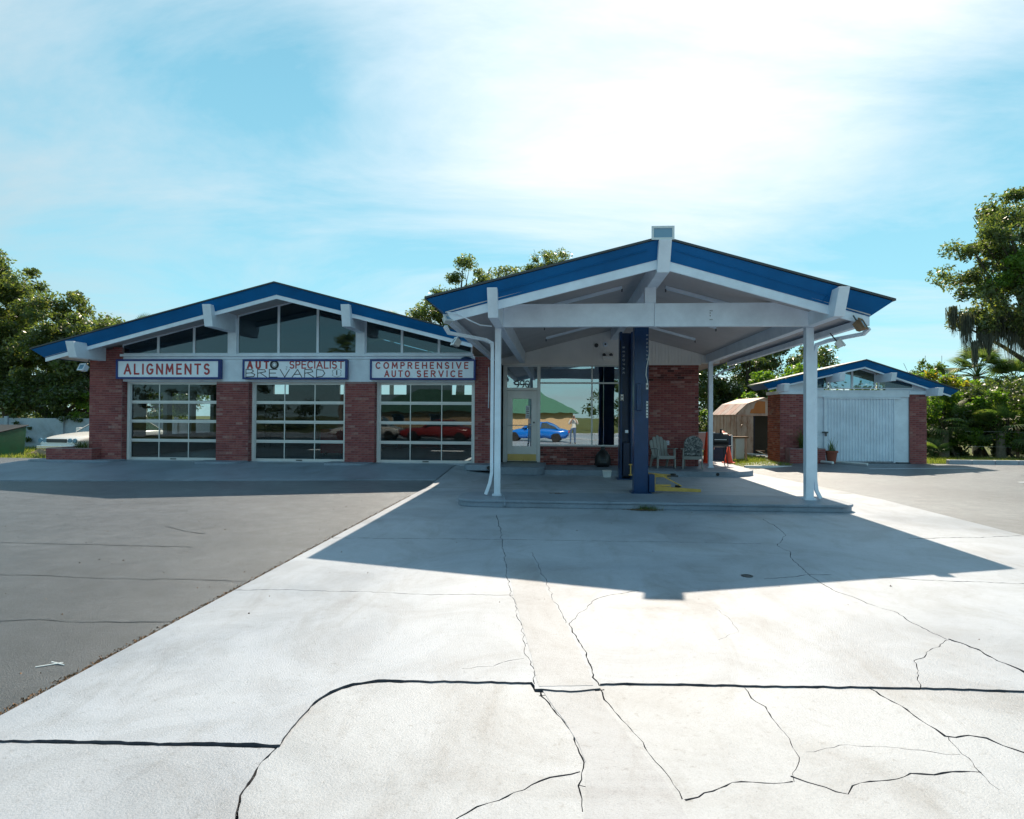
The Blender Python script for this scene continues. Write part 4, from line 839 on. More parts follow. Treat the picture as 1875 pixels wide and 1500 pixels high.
# window wall frame
y = 19.33
fr = MB(); fr.box(-1.68, -1.56, y, y + .1, 0.2, zw).box(-0.63, -0.53, y, y + .1, 0.2, zw).box(-1.56, -0.63, y, y + .1, 2.42, 2.50).box(-1.56, -0.63, y, y + .1, zw - 0.05, zw)
fr.obj('door_frame', 'aluminium', O, bevel=0.004)
wf = MB(); wf.box(-0.53, 2.70, y - .03, y + .1, 0.716, 0.76).box(-0.53, 2.70, y, y + .08, zw - 0.045, zw).box(1.025, 1.07, y, y + .08, 0.76, zw - .045).box(-0.53, 1.025, y + .002, y + .078, 2.625, 2.675).box(1.07, 2.66, y + .002, y + .078, 2.625, 2.675).box(2.66, 2.70, y, y + .08, 0.76, zw - .045)
win = wf.obj('shop_window', 'aluminium', O, bevel=0.003)
for a, b, c, d in ((-0.53, 1.03, 0.75, 2.63), (1.065, 2.67, 0.75, 2.63), (-0.53, 1.03, 2.67, zw - .03), (1.065, 2.67, 2.67, zw - .03)): MB().box(a, b, y + .035, y + .042, c, d).obj('pane', 'office_glass', win)
tr = MB().box(-1.57, -0.62, y + .035, y + .042, 2.49, zw - 0.04).obj('transom_pane', 'office_glass', O)
for i_, c_ in enumerate('990'):
    mb = MB(); seg = [arc_(.5, .68, .5, .32, 0, 360, 14), arc_(.45, .55, .55, .55, 20, -75, 8)] if c_ == '9' else [arc_(.5, .5, .5, .5, 90, 450, 16)]
    strokes(mb, seg, -1.325 + i_ * .165, 2.52, .125, .195, .030, y + .030); mb.obj('numeral', 'black_paint', O)
dr = MB(); x0, x1 = -1.555, -0.635; dr.box(x0, x0 + .17, y + .01, y + .055, 0.235, 2.41).box(x1 - .17, x1, y + .01, y + .055, 0.235, 2.41).box(x0 + .17, x1 - .17, y + .01, y + .055, 2.16, 2.41).box(x0 + .17, x1 - .17, y + .01, y + .055, 0.47, 0.70)
dr.box(x0 + .17, x1 - .17, y + .012, y + .053, 0.235, 0.47)
door = dr.obj('entry_door', 'aluminium', O, bevel=0.003)
MB().box(x0 + .165, x1 - .165, y + .03, y + .036, 0.69, 2.17).obj('pane', 'office_glass', door)
MB().box(x0 + .02, x1 - .02, y + .002, y + .010, 0.25, 0.455).obj('kick_plate', 'brass', door)
MB().tube([(x0 + .03, y - 0.03, 1.34), (x1 - .03, y - 0.03, 1.34)], 0.014, 8).obj('push_bar', 'aluminium', door)
lk = MB().lathe([(0.0, 0), (0.028, 0.0), (0.028, 0.03), (0.0, 0.03)], 0, 0, 12).obj('lock', 'steel_dark', door); lk.rotation_euler = (R(90), 0, 0); lk.location = (x1 - 0.09, y + 0.01, 1.43)
MB().box(-0.98, -0.86, y + .026, y + .029, 1.55, 1.95).obj('door_sticker', 'sign_white', door)
for i in range(6): MB().box(-0.965, -0.875, y + .0225, y + .0255, 1.59 + i * 0.055, 1.61 + i * 0.055).obj('sticker_print', 'black_paint', door)
# things fixed on the gable
def disc(name, label, cat, x, z, r, mat, yy=19.26, inner=None):
    o = MB().lathe([(0, 0), (r, 0), (r * 0.9, 0.045), (0, 0.05)], 0, 0, 18).obj(name, mat); o.rotation_euler = (R(90), 0, 0); o.location = (x, 19.30, z); tag(o, label, cat)
    if inner:
        c = MB().lathe([(0, 0.05), (r * inner, 0.05), (r * inner * .8, 0.06), (0, 0.06)], 0, 0, 14).obj('cone', 'steel_dark', o)
disc('wall_speaker', 'dark round speaker on the gable siding beside a white one', 'speaker', 1.17, 3.80, 0.065, 'steel_dark')
disc('wall_camera', 'pale round fitting on the gable siding right of the dark speaker', 'lamp', 1.44, 3.83, 0.075, 'white_paint', inner=0.4)
e = thing('emergency_light', 'twin headed emergency light box on the siding above the window', 'lamp', (1.5, 19.3, 3.42))
MB().box(1.35, 1.66, 19.22, 19.30, 3.37, 3.47).obj('case', 'cream_siding', e, bevel=0.01)
for x in (1.40, 1.61): h_ = MB().lathe([(0, 0), (0.05, 0), (0.055, 0.04), (0.02, 0.08)], x, 0, 12).obj('lamp_head', 'steel_dark', e); h_.location = h_.location + Vector((0, 19.20, 3.47)); 
for x, lab in ((2.83, 'white socket box on the brick wall left of the first chair'), (3.33, 'white socket box on the brick wall between the two chairs')):
    s_ = thing('wall_socket', lab, 'socket', (x, 19.3, 0.8)); pl = MB().box(x - .04, x + .04, 19.275, 19.312, 0.78, 0.91).obj('cover', 'white_paint', s_, bevel=0.005)
    for z in (0.815, 0.865): MB().box(x - .012, x + .012, 19.272, 19.274, z, z + .02).obj('outlet', 'steel_dark', pl)

# ================================================================== STORAGE BUILDING on the right
S = thing('storage_building', 'small brick storage building with white corrugated sliding door and blue gable roof', 'building', (9.8, 21.7, 0.14))
sA, sL, sR = (9.82, 20.8, 3.475), (6.88, 21.65, 2.755), (13.22, 21.75, 2.56)
gable_roof(S, sA, sL, sR, 23.3, 0.20, 0.20, 0.08, 0.05, 0.13)
ssof = soffit_line(sA, sL, sR, 0.20, 0.20, 0.13)
pier('storage', S, 7.46, 8.46, 21.7, 22.95, 0.10, 2.42, 'brick_red', left=True, matside='brick_glow_side')
pier('storage', S, 11.62, 12.17, 21.7, 22.95, 0.10, 2.42, 'brick_red')
MB().box(7.40, 8.47, 21.66, 21.80, 2.422, 2.53).box(11.61, 12.22, 21.66, 21.80, 2.422, 2.53).box(8.47, 11.61, 21.68, 21.80, 2.33, 2.56).box(7.40, 7.48, 21.8, 22.95, 2.422, 2.53).obj('lintel_board', 'white_paint', S, bevel=0.004)
MB().box(8.465, 8.949, 21.74, 21.815, 0.15, 2.33).box(11.121, 11.618, 21.74, 21.815, 0.15, 2.328).box(8.95, 11.12, 21.80, 21.84, 0.15, 2.33).obj('wall_panel', 'white_paint', S)
MB().prism([(7.45, 2.53), (8.9, 2.53), (8.9, ssof(8.9) - .01), (7.45, ssof(7.45) - .01)], 21.75, 21.80, 'y').obj('gable_panel', 'white_paint', S)
MB().prism([(10.9, 2.56), (12.2, 2.53), (12.2, ssof(12.2) - .01), (10.9, ssof(10.9) - .01)], 21.76, 21.80, 'y').obj('gable_panel', 'white_paint', S)
for a, b in ((8.30, 9.0), (9.06, 9.80), (9.80, 10.55), (10.62, 11.75)):
    glazed(S, (a, b), 2.60, lambda x: ssof(x) - 0.004, 21.70, 9.82)
MB().box(7.5, 12.15, 22.96, 23.05, 0.1, 2.45).obj('back_wall', 'room_wall', S)
for x, yy, zt in ((9.03, 20.62, 3.07), (10.60, 20.62, 3.07), (7.42, 20.95, 2.74), (12.20, 20.95, 2.62)): beam(S, 'rafter_beam', x, 0.16, yy, 21.72, zt, zt - 0.26, 0.07)
# corrugated door, parts: sheet, rail, latch
mb = MB(); x = 8.99; i = 0; n = 22; w = 2.14 / n; zs = (0.20, 2.27); prof = []
for i in range(n):
    a = 8.97 + i * w; prof += [(a, 0.0), (a + w * .35, 0.0), (a + w * .5, -0.030), (a + w * .85, -0.030)]
prof.append((8.97 + 2.14, 0))
for px_, d_ in prof: mb.v += [(px_, 21.70 + d_, zs[0]), (px_, 21.70 + d_, zs[1])]
for i in range(len(prof) - 1): mb.f.append((2 * i, 2 * i + 2, 2 * i + 3, 2 * i + 1))
sd = mb.obj('sliding_door', 'white_paint', S, fix=False); md = sd.modifiers.new('solid', 'SOLIDIFY'); md.thickness = 0.004
MB().box(8.88, 8.97, 21.66, 21.73, 0.19, 2.30).box(11.11, 11.14, 21.66, 21.73, 0.19, 2.28).box(8.97, 11.11, 21.705, 21.72, 0.19, 2.28).obj('door_edge', 'white_paint', sd)
MB().box(8.85, 11.30, 21.62, 21.70, 2.272, 2.32).obj('door_rail', 'white_paint', S)
MB().box(8.80, 8.99, 21.62, 21.66, 1.12, 1.17).box(8.90, 8.94, 21.61, 21.65, 1.02, 1.12).obj('latch', 'steel_dark', sd)
MB().box(8.60, 8.72, 21.72, 21.735, 0.95, 1.08).obj('cover_plate', 'white_paint', S); vh = MB().lathe([(0, 0), (0.03, 0), (0.03, 0.02), (0, 0.02)], 0, 0, 10).obj('vent_hole', 'black_paint', S)
vh.location = Vector((8.66, 21.735, 0.62)) - S.location; vh.rotation_euler = (R(90), 0, 0)
MB().box(8.5, 9.0, 21.60, 21.74, 0.14, 0.20).box(11.2, 11.6, 21.6, 21.74, 0.12, 0.17).obj('threshold', 'rubber', S)
MB().box(7.40, 13.0, 21.55, 23.1, 0.0, 0.12).obj('plinth', 'concrete', S)

# ================================================================== LIFT
LF = thing('vehicle_lift', 'tall blue two post car lift with yellow swing arms beside the office window', 'car lift', (1.78, 15, 0))
def column(yc, label=None, s=1):
    # C-section column, open side faces the other column
    x0, x1 = (1.60, 1.96) if s < 0 else (1.62, 1.92); d = 0.30; ya, yb = yc - d / 2, yc + d / 2; t = 0.012; z0, z1 = 0.02, 3.83
    mb = MB(); mb.box(x0, x0 + t, ya, yb, z0, z1).box(x1 - t, x1, ya, yb, z0, z1)
    if s > 0: mb.box(x0 + t, x1 - t, ya, ya + t, z0, z1).box(x0 + t, x0 + .09, yb - t, yb, z0, z1).box(x1 - .09, x1 - t, yb - t, yb, z0, z1)
    else: mb.box(x0 + t, x1 - t, yb - t, yb, z0, z1).box(x0 + t, x0 + .07, ya, ya + t, z0, z1).box(x1 - .07, x1 - t, ya, ya + t, z0, z1)
    c = mb.obj('column', 'lift_blue', LF, bevel=0.003)
    MB().box(x0 - .06, x1 + .06, ya - .08, yb + .08, 0.0, 0.02).obj('base_plate', 'lift_blue', c)
    cy = yc + s * 0.1; MB().box(x0 + .10, x1 - .10, cy - .10, cy + .06, 0.10, 0.95).obj('carriage', 'lift_dark', c)
    return c
def letters(txt, parent, x, yface, ztop, size, step, rot, axis='front'):
    for i, ch in enumerate(txt):
        if axis == 'front': text(ch, size, 'faded_print', (x, yface, ztop - i * step), (R(90), R(90), 0), parent, 'letter', 0.002)
        else: text(ch, size, 'faded_print', (x, yface, ztop - i * step), (R(90), R(90), R(90)), parent, 'letter', 0.002)
cf = column(16.6, s=-1); cn_ = column(13.62, s=1)
letters('BENDPAK', LF, 1.70, 16.443, 3.42, 0.085, 0.11, 0)
letters('BENDPAK', LF, 1.885, 13.464, 3.35, 0.06, 0.085, 0)
MB().box(1.63, 1.70, 16.440, 16.448, 2.03, 2.20).obj('warning_sticker', 'cream_siding', LF)
for z in (2.15, 2.06): MB().box(1.645, 1.685, 16.436, 16.440, z - 0.03, z).obj('sticker_print', 'black_paint', LF)
MB().box(1.865, 1.912, 13.462, 13.468, 2.20, 2.33).obj('warning_sticker', 'cream_siding', LF); MB().box(1.875, 1.902, 13.458, 13.462, 2.24, 2.29).obj('sticker_print', 'black_paint', LF)
MB().box(1.870, 1.910, 13.462, 13.468, 1.60, 1.95).obj('warning_sticker', 'cream_siding', LF)
for i in range(5): MB().box(1.877, 1.903, 13.458, 13.462, 1.63 + i * .065, 1.655 + i * .065).obj('sticker_print', 'steel_dark', LF)
MB().box(1.66, 1.76, 13.40, 13.468, 1.75, 2.32).obj('control_box', 'lift_blue', LF, bevel=0.01)
MB().box(1.74, 1.82, 16.36, 16.44, 1.20, 1.28).obj('switch_box', 'sign_white', LF, bevel=0.01)
# power cable and hydraulic hose on the near column
MB().tube([(1.93, 13.50, 3.0), (1.92, 13.46, 2.9), (1.87, 13.44, 2.65), (1.86, 13.44, 2.5), (1.89, 13.45, 2.38), (1.89, 13.45, 2.33)], 0.009, 6).obj('hose', 'pvc', LF)
MB().tube([(1.62, 16.40, 3.6), (1.60, 16.38, 2.0), (1.61, 16.38, 0.3)], 0.012, 6).obj('hose', 'rubber', LF)
# swing arms
def arm(pts, w, h0, z, mat='lift_yellow', taper=0.6):
    mb = MB(); (xa, ya), (xb, yb) = pts; dx_, dy_ = xb - xa, yb - ya; l = math.hypot(dx_, dy_); nx, ny = -dy_ / l, dx_ / l; w2 = w / 2
    mb.hexa([(xa - nx * w2, ya - ny * w2, z), (xb - nx * w2 * taper, yb - ny * w2 * taper, z), (xb + nx * w2 * taper, yb + ny * w2 * taper, z), (xa + nx * w2, ya + ny * w2, z),
             (xa - nx * w2, ya - ny * w2, z + h0), (xb - nx * w2 * taper, yb - ny * w2 * taper, z + h0 * .6), (xb + nx * w2 * taper, yb + ny * w2 * taper, z + h0 * .6), (xa + nx * w2, ya + ny * w2, z + h0)])
    return mb.obj('swing_arm', mat, LF, bevel=0.008)
a1 = arm(((2.02, 16.25), (2.85, 16.05)), 0.13, 0.12, 0.10); MB().lathe([(0, 0.16), (0.07, 0.16), (0.07, 0.20), (0, 0.20)], 2.90, 16.03, 14).obj('lift_pad', 'rubber', a1); MB().box(2.75, 3.02, 15.98, 16.08, 0.12, 0.16).obj('extension', 'steel_dark', a1)
a2 = arm(((2.08, 13.55), (3.0, 13.40)), 0.10, 0.10, 0.05, taper=0.5); MB().lathe([(0, 0.13), (0.06, 0.13), (0.06, 0.17), (0, 0.17)], 2.55, 13.55, 14).obj('lift_pad', 'rubber', a2)
MB().tube([(2.06, 13.46, 0.42), (2.20, 13.45, 0.38), (2.60, 13.40, 0.17)], 0.013, 6).obj('brace', 'lift_yellow', a2)
MB().box(2.05, 2.075, 13.49, 13.52, 0.05, 0.42).box(2.075, 2.40, 13.50, 13.512, 0.15, 0.19).obj('gusset', 'lift_yellow', a2)
a3 = MB().box(1.80, 1.98, 16.02, 16.05, 0.40, 0.43).box(1.80, 1.98, 16.02, 16.05, 0.14, 0.17).box(1.83, 1.86, 16.02, 16.05, 0.17, 0.40).box(1.94, 1.98, 16.02, 16.05, 0.17, 0.40).box(1.98, 2.10, 16.0, 16.06, 0.06, 0.34).obj('arm_bracket', 'lift_yellow', LF, bevel=0.004)
MB().box(1.93, 2.05, 13.42, 13.72, 0.03, 0.40).obj('arm_pivot', 'lift_blue', LF, bevel=0.01)

# ================================================================== ITEMS
# white resin chairs (built facing -y at the origin)
def adirondack(label, loc, rz):
    t = thing('resin_chair', label, 'chair', loc, 'resin garden chairs on the porch', world=False, rotz=rz); m = 'resin'
    for s in (-1, 1):
        MB().hexa([(s*.27-.02, -.30, 0), (s*.27+.02, -.30, 0), (s*.27+.02, -.24, 0), (s*.27-.02, -.24, 0), (s*.25-.02, -.30, .56), (s*.25+.02, -.30, .56), (s*.25+.02, -.20, .56), (s*.25-.02, -.20, .56)]).obj('leg', m, t, bevel=0.008)
        MB().hexa([(s*.25-.02, .26, 0), (s*.25+.02, .26, 0), (s*.25+.02, .34, 0), (s*.25-.02, .34, 0), (s*.25-.02, .10, .34), (s*.25+.02, .10, .34), (s*.25+.02, .20, .40), (s*.25-.02, .20, .40)]).obj('leg', m, t, bevel=0.008)
        MB().hexa([(s*.28-.05, -.34, .56), (s*.28+.05, -.34, .56), (s*.28+.03, .24, .53), (s*.28-.03, .24, .53), (s*.28-.05, -.34, .585), (s*.28+.05, -.34, .585), (s*.28+.03, .24, .555), (s*.28-.03, .24, .555)]).obj('armrest', m, t, bevel=0.008)
    st = MB()
    for i in range(5):
        y0 = -.30 + i * .105; z0 = .365 - i * .022; st.hexa([(-.235, y0, z0 - .02), (.235, y0, z0 - .02), (.235, y0 + .09, z0 - .04), (-.235, y0 + .09, z0 - .04), (-.235, y0, z0), (.235, y0, z0), (.235, y0 + .09, z0 - .02), (-.235, y0 + .09, z0 - .02)])
    st.box(-.25, .25, -.315, -.30, .27, .365); st.obj('seat', m, t, bevel=0.005)
    bk = MB().box(-.24, .24, .17, .20, .28, .34)
    bk.obj('back_rail', m, t, bevel=.005)
    for i in range(5):
        a = (i - 2) * 0.092; top = .93 - abs(i - 2) ** 2 * .032; fan = 1.22
        p = MB().prism([(a - .040, .27), (a + .040, .27), (a * fan + .052, top - .05 - .02 * (i - 2)), (a * fan + .03, top - .006 * max(0, i - 2) * 2), (a * fan - .03, top - .006 * max(0, 2 - i) * 2), (a * fan - .052, top - .05 + .02 * (i - 2))], 0, .018, 'y')
        for k, (x_, y_, z_) in enumerate(p.v): p.v[k] = (x_, y_ + .15 + (z_ - .27) * .38, z_)
        p.obj('back_slat', m, t, bevel=.004)
    return t
adirondack('bare pale resin chair against the dark brick wall', (3.08, 18.72, 0.14), R(14))
adirondack('pale resin chair beside the porch post holding a floral cushion', (3.93, 18.60, 0.14), R(-14))
cu = thing('chair_cushion', 'grey and white leaf patterned cushion on the resin chair by the post', 'cushion', (3.93, 18.60, 0.14), world=False, rotz=R(-14))
def puff(x0, x1, y0, y1, z0, z1, mat, name, parent, sub=2):
    o = MB().box(x0, x1, y0, y1, z0, z1).obj(name, mat, parent, smooth=True); md = o.modifiers.new('bevel', 'BEVEL'); md.width = min(x1 - x0, y1 - y0, z1 - z0) * .42; md.segments = 4; return o
puff(-.235, .235, -.30, .16, .375, .46, 'floral', 'seat_pad', cu)
arch = [(-.25, 0), (.25, 0)] + [(.27 * math.cos(R(a_)), .27 + .27 * math.sin(R(a_))) for a_ in range(-10, 191, 20)]
bp = MB().prism(arch, -.05, .04, 'y').obj('back_pad', 'floral', cu, smooth=False, bevel=.03); bp.location = (0, .14, .42); bp.rotation_euler = (R(-21), 0, 0)
# black clay stove below the window
cl = thing('chiminea', 'black pot bellied garden stove under the office window', 'stove', (1.34, 18.75, 0.14), world=False)
MB().lathe([(0.05, 0.0), (.20, .02), (.235, .10), (.24, .22), (.20, .36), (.12, .46), (.07, .50), (.055, .58), (0.06, .60), (0.0, .60)], 0, 0, 18).obj('bowl', 'black_paint', cl, smooth=True)
MB().box(-.10, .10, -.245, -.20, .12, .24).obj('fire_door', 'steel_dark', cl, bevel=.01); MB().tube([(-.17, 0, .0), (.17, 0, .0)], .02, 6).obj('foot', 'black_paint', cl)
bx = thing('storage_box', 'small grey white plastic box on the slab before the porch kerb', 'box', (1.33, 17.0, 0), world=False)
MB().hexa([(-.095, -.1, 0), (.095, -.1, 0), (.095, .1, 0), (-.095, .1, 0), (-.11, -.12, .15), (.11, -.12, .15), (.11, .12, .15), (-.11, .12, .15)]).obj('tub', 'pvc', bx, bevel=.01)
MB().box(-.118, .118, -.128, .128, .152, .185).obj('lid', 'cream_siding', bx, bevel=.008)
# barrel grill
gr = thing('barrel_grill', 'black barrel barbecue on thin legs at the porch corner', 'grill', (4.98, 19.9, 0.14), world=False)
o = MB().tube([(-.26, 0, .78), (-.25, 0, .78), (.25, 0, .78), (.26, 0, .78)], .2, 16, rads=[.14, .23, .23, .14]).obj('drum', 'black_paint', gr, smooth=False)
MB().tube([(-.18, -.25, .80), (.18, -.25, .80)], .012, 6).obj('handle', 'aluminium', gr)
MB().box(-.30, .30, -.40, -.22, .60, .62).obj('front_shelf', 'steel_dark', gr)
for sx in (-1, 1):
    for sy in (-1, 1): MB().tube([(sx*.18, sy*.10, .60), (sx*.24, sy*.20, 0)], .014, 6).obj('leg', 'black_paint', gr)
MB().tube([(0.08, 0.02, 1.0), (0.08, 0.02, 1.12)], .035, 10).obj('chimney', 'black_paint', gr)
def cone(label, loc, h=0.7):
    t = thing('traffic_cone', label, 'cone', loc, 'orange traffic cones', world=False)
    MB().lathe([(.15, .03), (.13, .05), (.03, h), (.02, h), (0, h)], 0, 0, 16).obj('body', 'cone_orange', t, smooth=True); MB().prism(round_rect(-.18, .18, -.18, .18, (.04,) * 4), 0, .03, 'z').obj('base', 'cone_orange', t); return t
cone('orange traffic cone behind the black grill on the right', (5.55, 20.9, 0.14), .55)
cone('tall orange traffic cone partly hidden behind the porch post', (4.86, 20.9, 0.14), 1.0)
c_ = cone('short orange cone standing on top of the rusty locker', (5.75, 22.4, 1.0), .16); 
lk_ = thing('metal_locker', 'dark blue metal locker standing behind the black grill', 'locker', (5.6, 22.4, 0.1))
MB().box(5.35, 6.0, 22.2, 22.7, 0.1, 1.0).obj('case', 'steel_dark', lk_, bevel=.01); MB().box(5.38, 5.97, 22.185, 22.198, .15, .97).obj('door', 'lift_dark', lk_); MB().box(5.98, 6.03, 22.17, 22.72, 0.1, 1.02).obj('side_trim', 'aluminium', lk_)
pk = thing('leaning_board', 'faded pink panel leaning behind the cushioned chair', 'board', (4.8, 21.5, 0.14)); MB().box(4.55, 5.25, 21.5, 21.56, .55, 1.10).obj('panel', 'pink_panel', pk); MB().box(4.6, 4.66, 21.5, 21.56, .14, .55).box(5.1, 5.16, 21.5, 21.56, .14, .55).obj('leg', 'timber', pk)
MB().box(4.53, 5.27, 21.48, 21.58, 1.10, 1.13).obj('top_rail', 'aluminium', pk)
# old workbench frame
wk = thing('rusty_stand', 'rusty metal table stand before the tin shed', 'stand', (6.7, 24.0, .1))
MB().box(6.15, 7.05, 23.8, 24.3, .86, .92).obj('top', 'timber', wk)
for x in (6.2, 6.95): MB().box(x, x + .06, 23.85, 23.93, .05, .86).obj('leg', 'shed_rusty', wk)
MB().box(6.27, 6.60, 23.95, 23.99, .08, .84).obj('rust_panel', 'shed_rusty', wk); MB().box(6.62, 6.92, 23.9, 24.0, .08, .84).obj('grey_panel', 'aluminium', wk)
# tin garden shed with gambrel roof
T = thing('tin_shed', 'rusty tin garden shed with open dark doorway beside the brick storage', 'shed', (7.7, 26.2, .08))
yf, yk = 26.0, 28.6; xl, xr, ze = 7.20, 9.4, 1.72
rp = 0.25
pts = [(xl, ze), (xl + .42, 2.18), (xl + 1.1, 2.42), (xr - .42, 2.18), (xr, ze)]
MB().prism([(xl, ze), (xr, ze)] + [p for p in reversed(pts[1:-1])], yf, yf + .03, 'y').obj('gable_sheet', 'shed_tin', T)
MB().prism([(7.75, 1.80), (8.35, 1.80), (8.35, 2.28), (8.1, 2.30), (7.95, 2.2), (7.9, 2.0), (7.78, 1.95)], yf - .012, yf - .002, 'y').obj('rust_patch', 'rust_orange', T)
for i, x in enumerate((7.20, 7.43, 7.66)): MB().box(x + .006, x + .222, yf, yf + .025, 0.0, ze).box(x - .004, x + .012, yf - .02, yf, 0.0, ze).obj('wall_panel', 'shed_tin', T)
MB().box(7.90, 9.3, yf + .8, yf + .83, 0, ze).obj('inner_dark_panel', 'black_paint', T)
MB().box(7.885, 7.93, yf - .01, yf + .5, 0.0, ze).obj('door_jamb', 'lift_dark', T)
MB().box(xl - .05, xr, yf - .04, yf, ze - .02, ze + .03).obj('eave_trim', 'shed_rusty', T)
# left side wall leans out to the left in plan (seen obliquely)
sw = MB()
for i in range(14):
    y0 = yf + i * (yk - yf) / 14; y1 = y0 + (yk - yf) / 14; xo = lambda y: xl - (y - yf) * .12
    sw.hexa([(xo(y0) - (.02 if i % 2 else 0), y0, 0), (xo(y0) + .03, y0, 0), (xo(y1) + .03, y1, 0), (xo(y1) - (.02 if i % 2 else 0), y1, 0), (xo(y0) - (.02 if i % 2 else 0), y0, ze), (xo(y0) + .03, y0, ze), (xo(y1) + .03, y1, ze), (xo(y1) - (.02 if i % 2 else 0), y1, ze)])
sw.obj('side_wall', 'shed_rusty', T)
for (xa, za), (xb, zb) in zip(pts[:-1], pts[1:]):
    n = 5
    for i in range(n):
        y0 = yf - .06 + i * (yk - yf + .1) / n; y1 = y0 + (yk - yf + .1) / n - .02; e0 = -.06 if xa == xl else 0
        k0, k1 = -(y0 - yf) * .12, -(y1 - yf) * .12
        MB().hexa([(xa + e0 + k0, y0, za), (xb + k0, y0, zb), (xb + k1, y1, zb), (xa + e0 + k1, y1, za), (xa + e0 + k0, y0, za + .025), (xb + k0, y0, zb + .025), (xb + k1, y1, zb + .025), (xa + e0 + k1, y1, za + .025)]).obj('roof_sheet', 'shed_rusty' if i % 2 else 'shed_tin', T)
# pvc pipes / gutter lengths in front of the storage
for (a, b, r_, lab) in (((7.3, 27.0, .17), (8.75, 20.7, .17), .045, 'long white pipe lying along the ground before the storage building'), ((7.9, 23.9, .14), (9.6, 20.25, .14), .04, 'shorter white pipe lying beside the longer one'), ((7.6, 23.6, .15), (8.3, 21.2, .18), .035, 'thin white pipe resting on the plinth corner')):
    a = (a[0], a[1], gz(a[0], a[1]) + .05); b = (b[0], b[1], gz(b[0], b[1]) + .05)
    tag(MB().tube([a, tuple((Vector(a) + Vector(b)) / 2), b], r_, 8).obj('loose_pipe', 'pvc'), lab, 'pipe', 'white pipes on the ground')
tag(MB().box(5.9, 7.35, 20.3, 20.42, 0.03, 0.11).obj('timber_plank', 'pvc', bevel=.01), 'pale plank lying at the edge of the grass patch', 'plank')
o = thing('scrap_metal', 'small heap of scrap metal parts at the storage corner', 'scrap', (7.7, 22.6, .2)); rr = random.Random(5)
for i in range(16):
    p = Vector((7.75 + rr.uniform(-.35, .35), 23.2 + rr.uniform(-.3, .3), .22 + rr.uniform(0, .22))); q = p + Vector((rr.uniform(-.3, .3), rr.uniform(-.2, .2), rr.uniform(-.05, .12))); MB().tube([p, q], rr.uniform(.01, .03), 6).obj('scrap_bar', rr.choice(['steel_dark', 'aluminium', 'timber']), o)

# planters
def planter(label, x0, x1, y0, y1, z0, z1, leafh, seed, single=True):
    t = thing('brick_planter', label, 'planter', ((x0 + x1) / 2, y0, z0)); rname = 'planter%d' % seed
    p = MB().box(x0 + .002, x1 - .002, y0 + .002, y0 + .11, z0, z1).box(x0 + .002, x0 + .11, y0 + .11, y1, z0, z1).box(x1 - .11, x1 - .002, y0 + .11, y1, z0, z1).box(x0 + .11, x1 - .11, y0 + .11, y1, z0, z1 - .08).obj('brick_wall', 'mortar', t)
    brick_wall(p, rname, (x0, y0), (1, 0), x1 - x0, z0, z1, 'brick_red'); brick_wall(p, rname, (x1, y0), (0, 1), y1 - y0, z0, z1, 'brick_red')
    # spiky plants
    return t
planter('low brick planter at the left foot of the garage', -15.15, -13.72, 17.62, 18.7, 0.17, 0.60, .4, 1)
planter('brick planter against the storage building front', 7.62, 8.75, 21.25, 21.69, 0.12, 0.62, .5, 2)
def spiky(label, x, y, z, n, h, seed, mat='palm_leaf', spread=.5):
    rr = random.Random(seed); mb = MB()
    for i in range(n):
        a = rr.uniform(0, 2 * math.pi); l = h * rr.uniform(.6, 1.1); s = spread * rr.uniform(.3, 1.2); w = rr.uniform(.012, .022); ox, oy = rr.uniform(-.12, .12), rr.uniform(-.08, .08)
        prev = None; dx_, dy_ = math.cos(a), math.sin(a); px, py = -dy_ * w, dx_ * w; k = len(mb.v)
        for j in range(5):
            t = j / 4; c = (x + ox + dx_ * s * t * t * l, y + oy + dy_ * s * t * t * l, z + l * (t - .25 * s * t * t)); f = (1 - t) * .9 + .1
            mb.v += [(c[0] - px * f, c[1] - py * f, c[2]), (c[0] + px * f, c[1] + py * f, c[2])]
        for j in range(4): mb.f.append((k + 2 * j, k + 2 * j + 1, k + 2 * j + 3, k + 2 * j + 2))
    return tag(mb.obj('spiky_plant', mat, fix=False), label, 'plant')
spiky('dark low spiky plant in the left brick planter', -14.3, 17.95, .5, 60, .42, 1, 'dark_leaf', 1.3)
spiky('tall sword leaved plant in the storage planter', 8.15, 21.45, .55, 90, .8, 2, 'palm_leaf', .8)
pt = thing('plant_pot', 'terracotta pot beside the white post at the storage wall', 'pot', (8.98, 21.35, .13), world=False)
MB().lathe([(.12, 0), (.17, .35), (.20, .36), (.20, .42), (.17, .42), (.15, .36), (0, .36)], 0, 0, 16).obj('pot', 'terracotta', pt, smooth=False)
spiky('small dry plant growing in the terracotta pot', 8.98, 21.35, .48, 16, .5, 3, 'palm_leaf', .5)

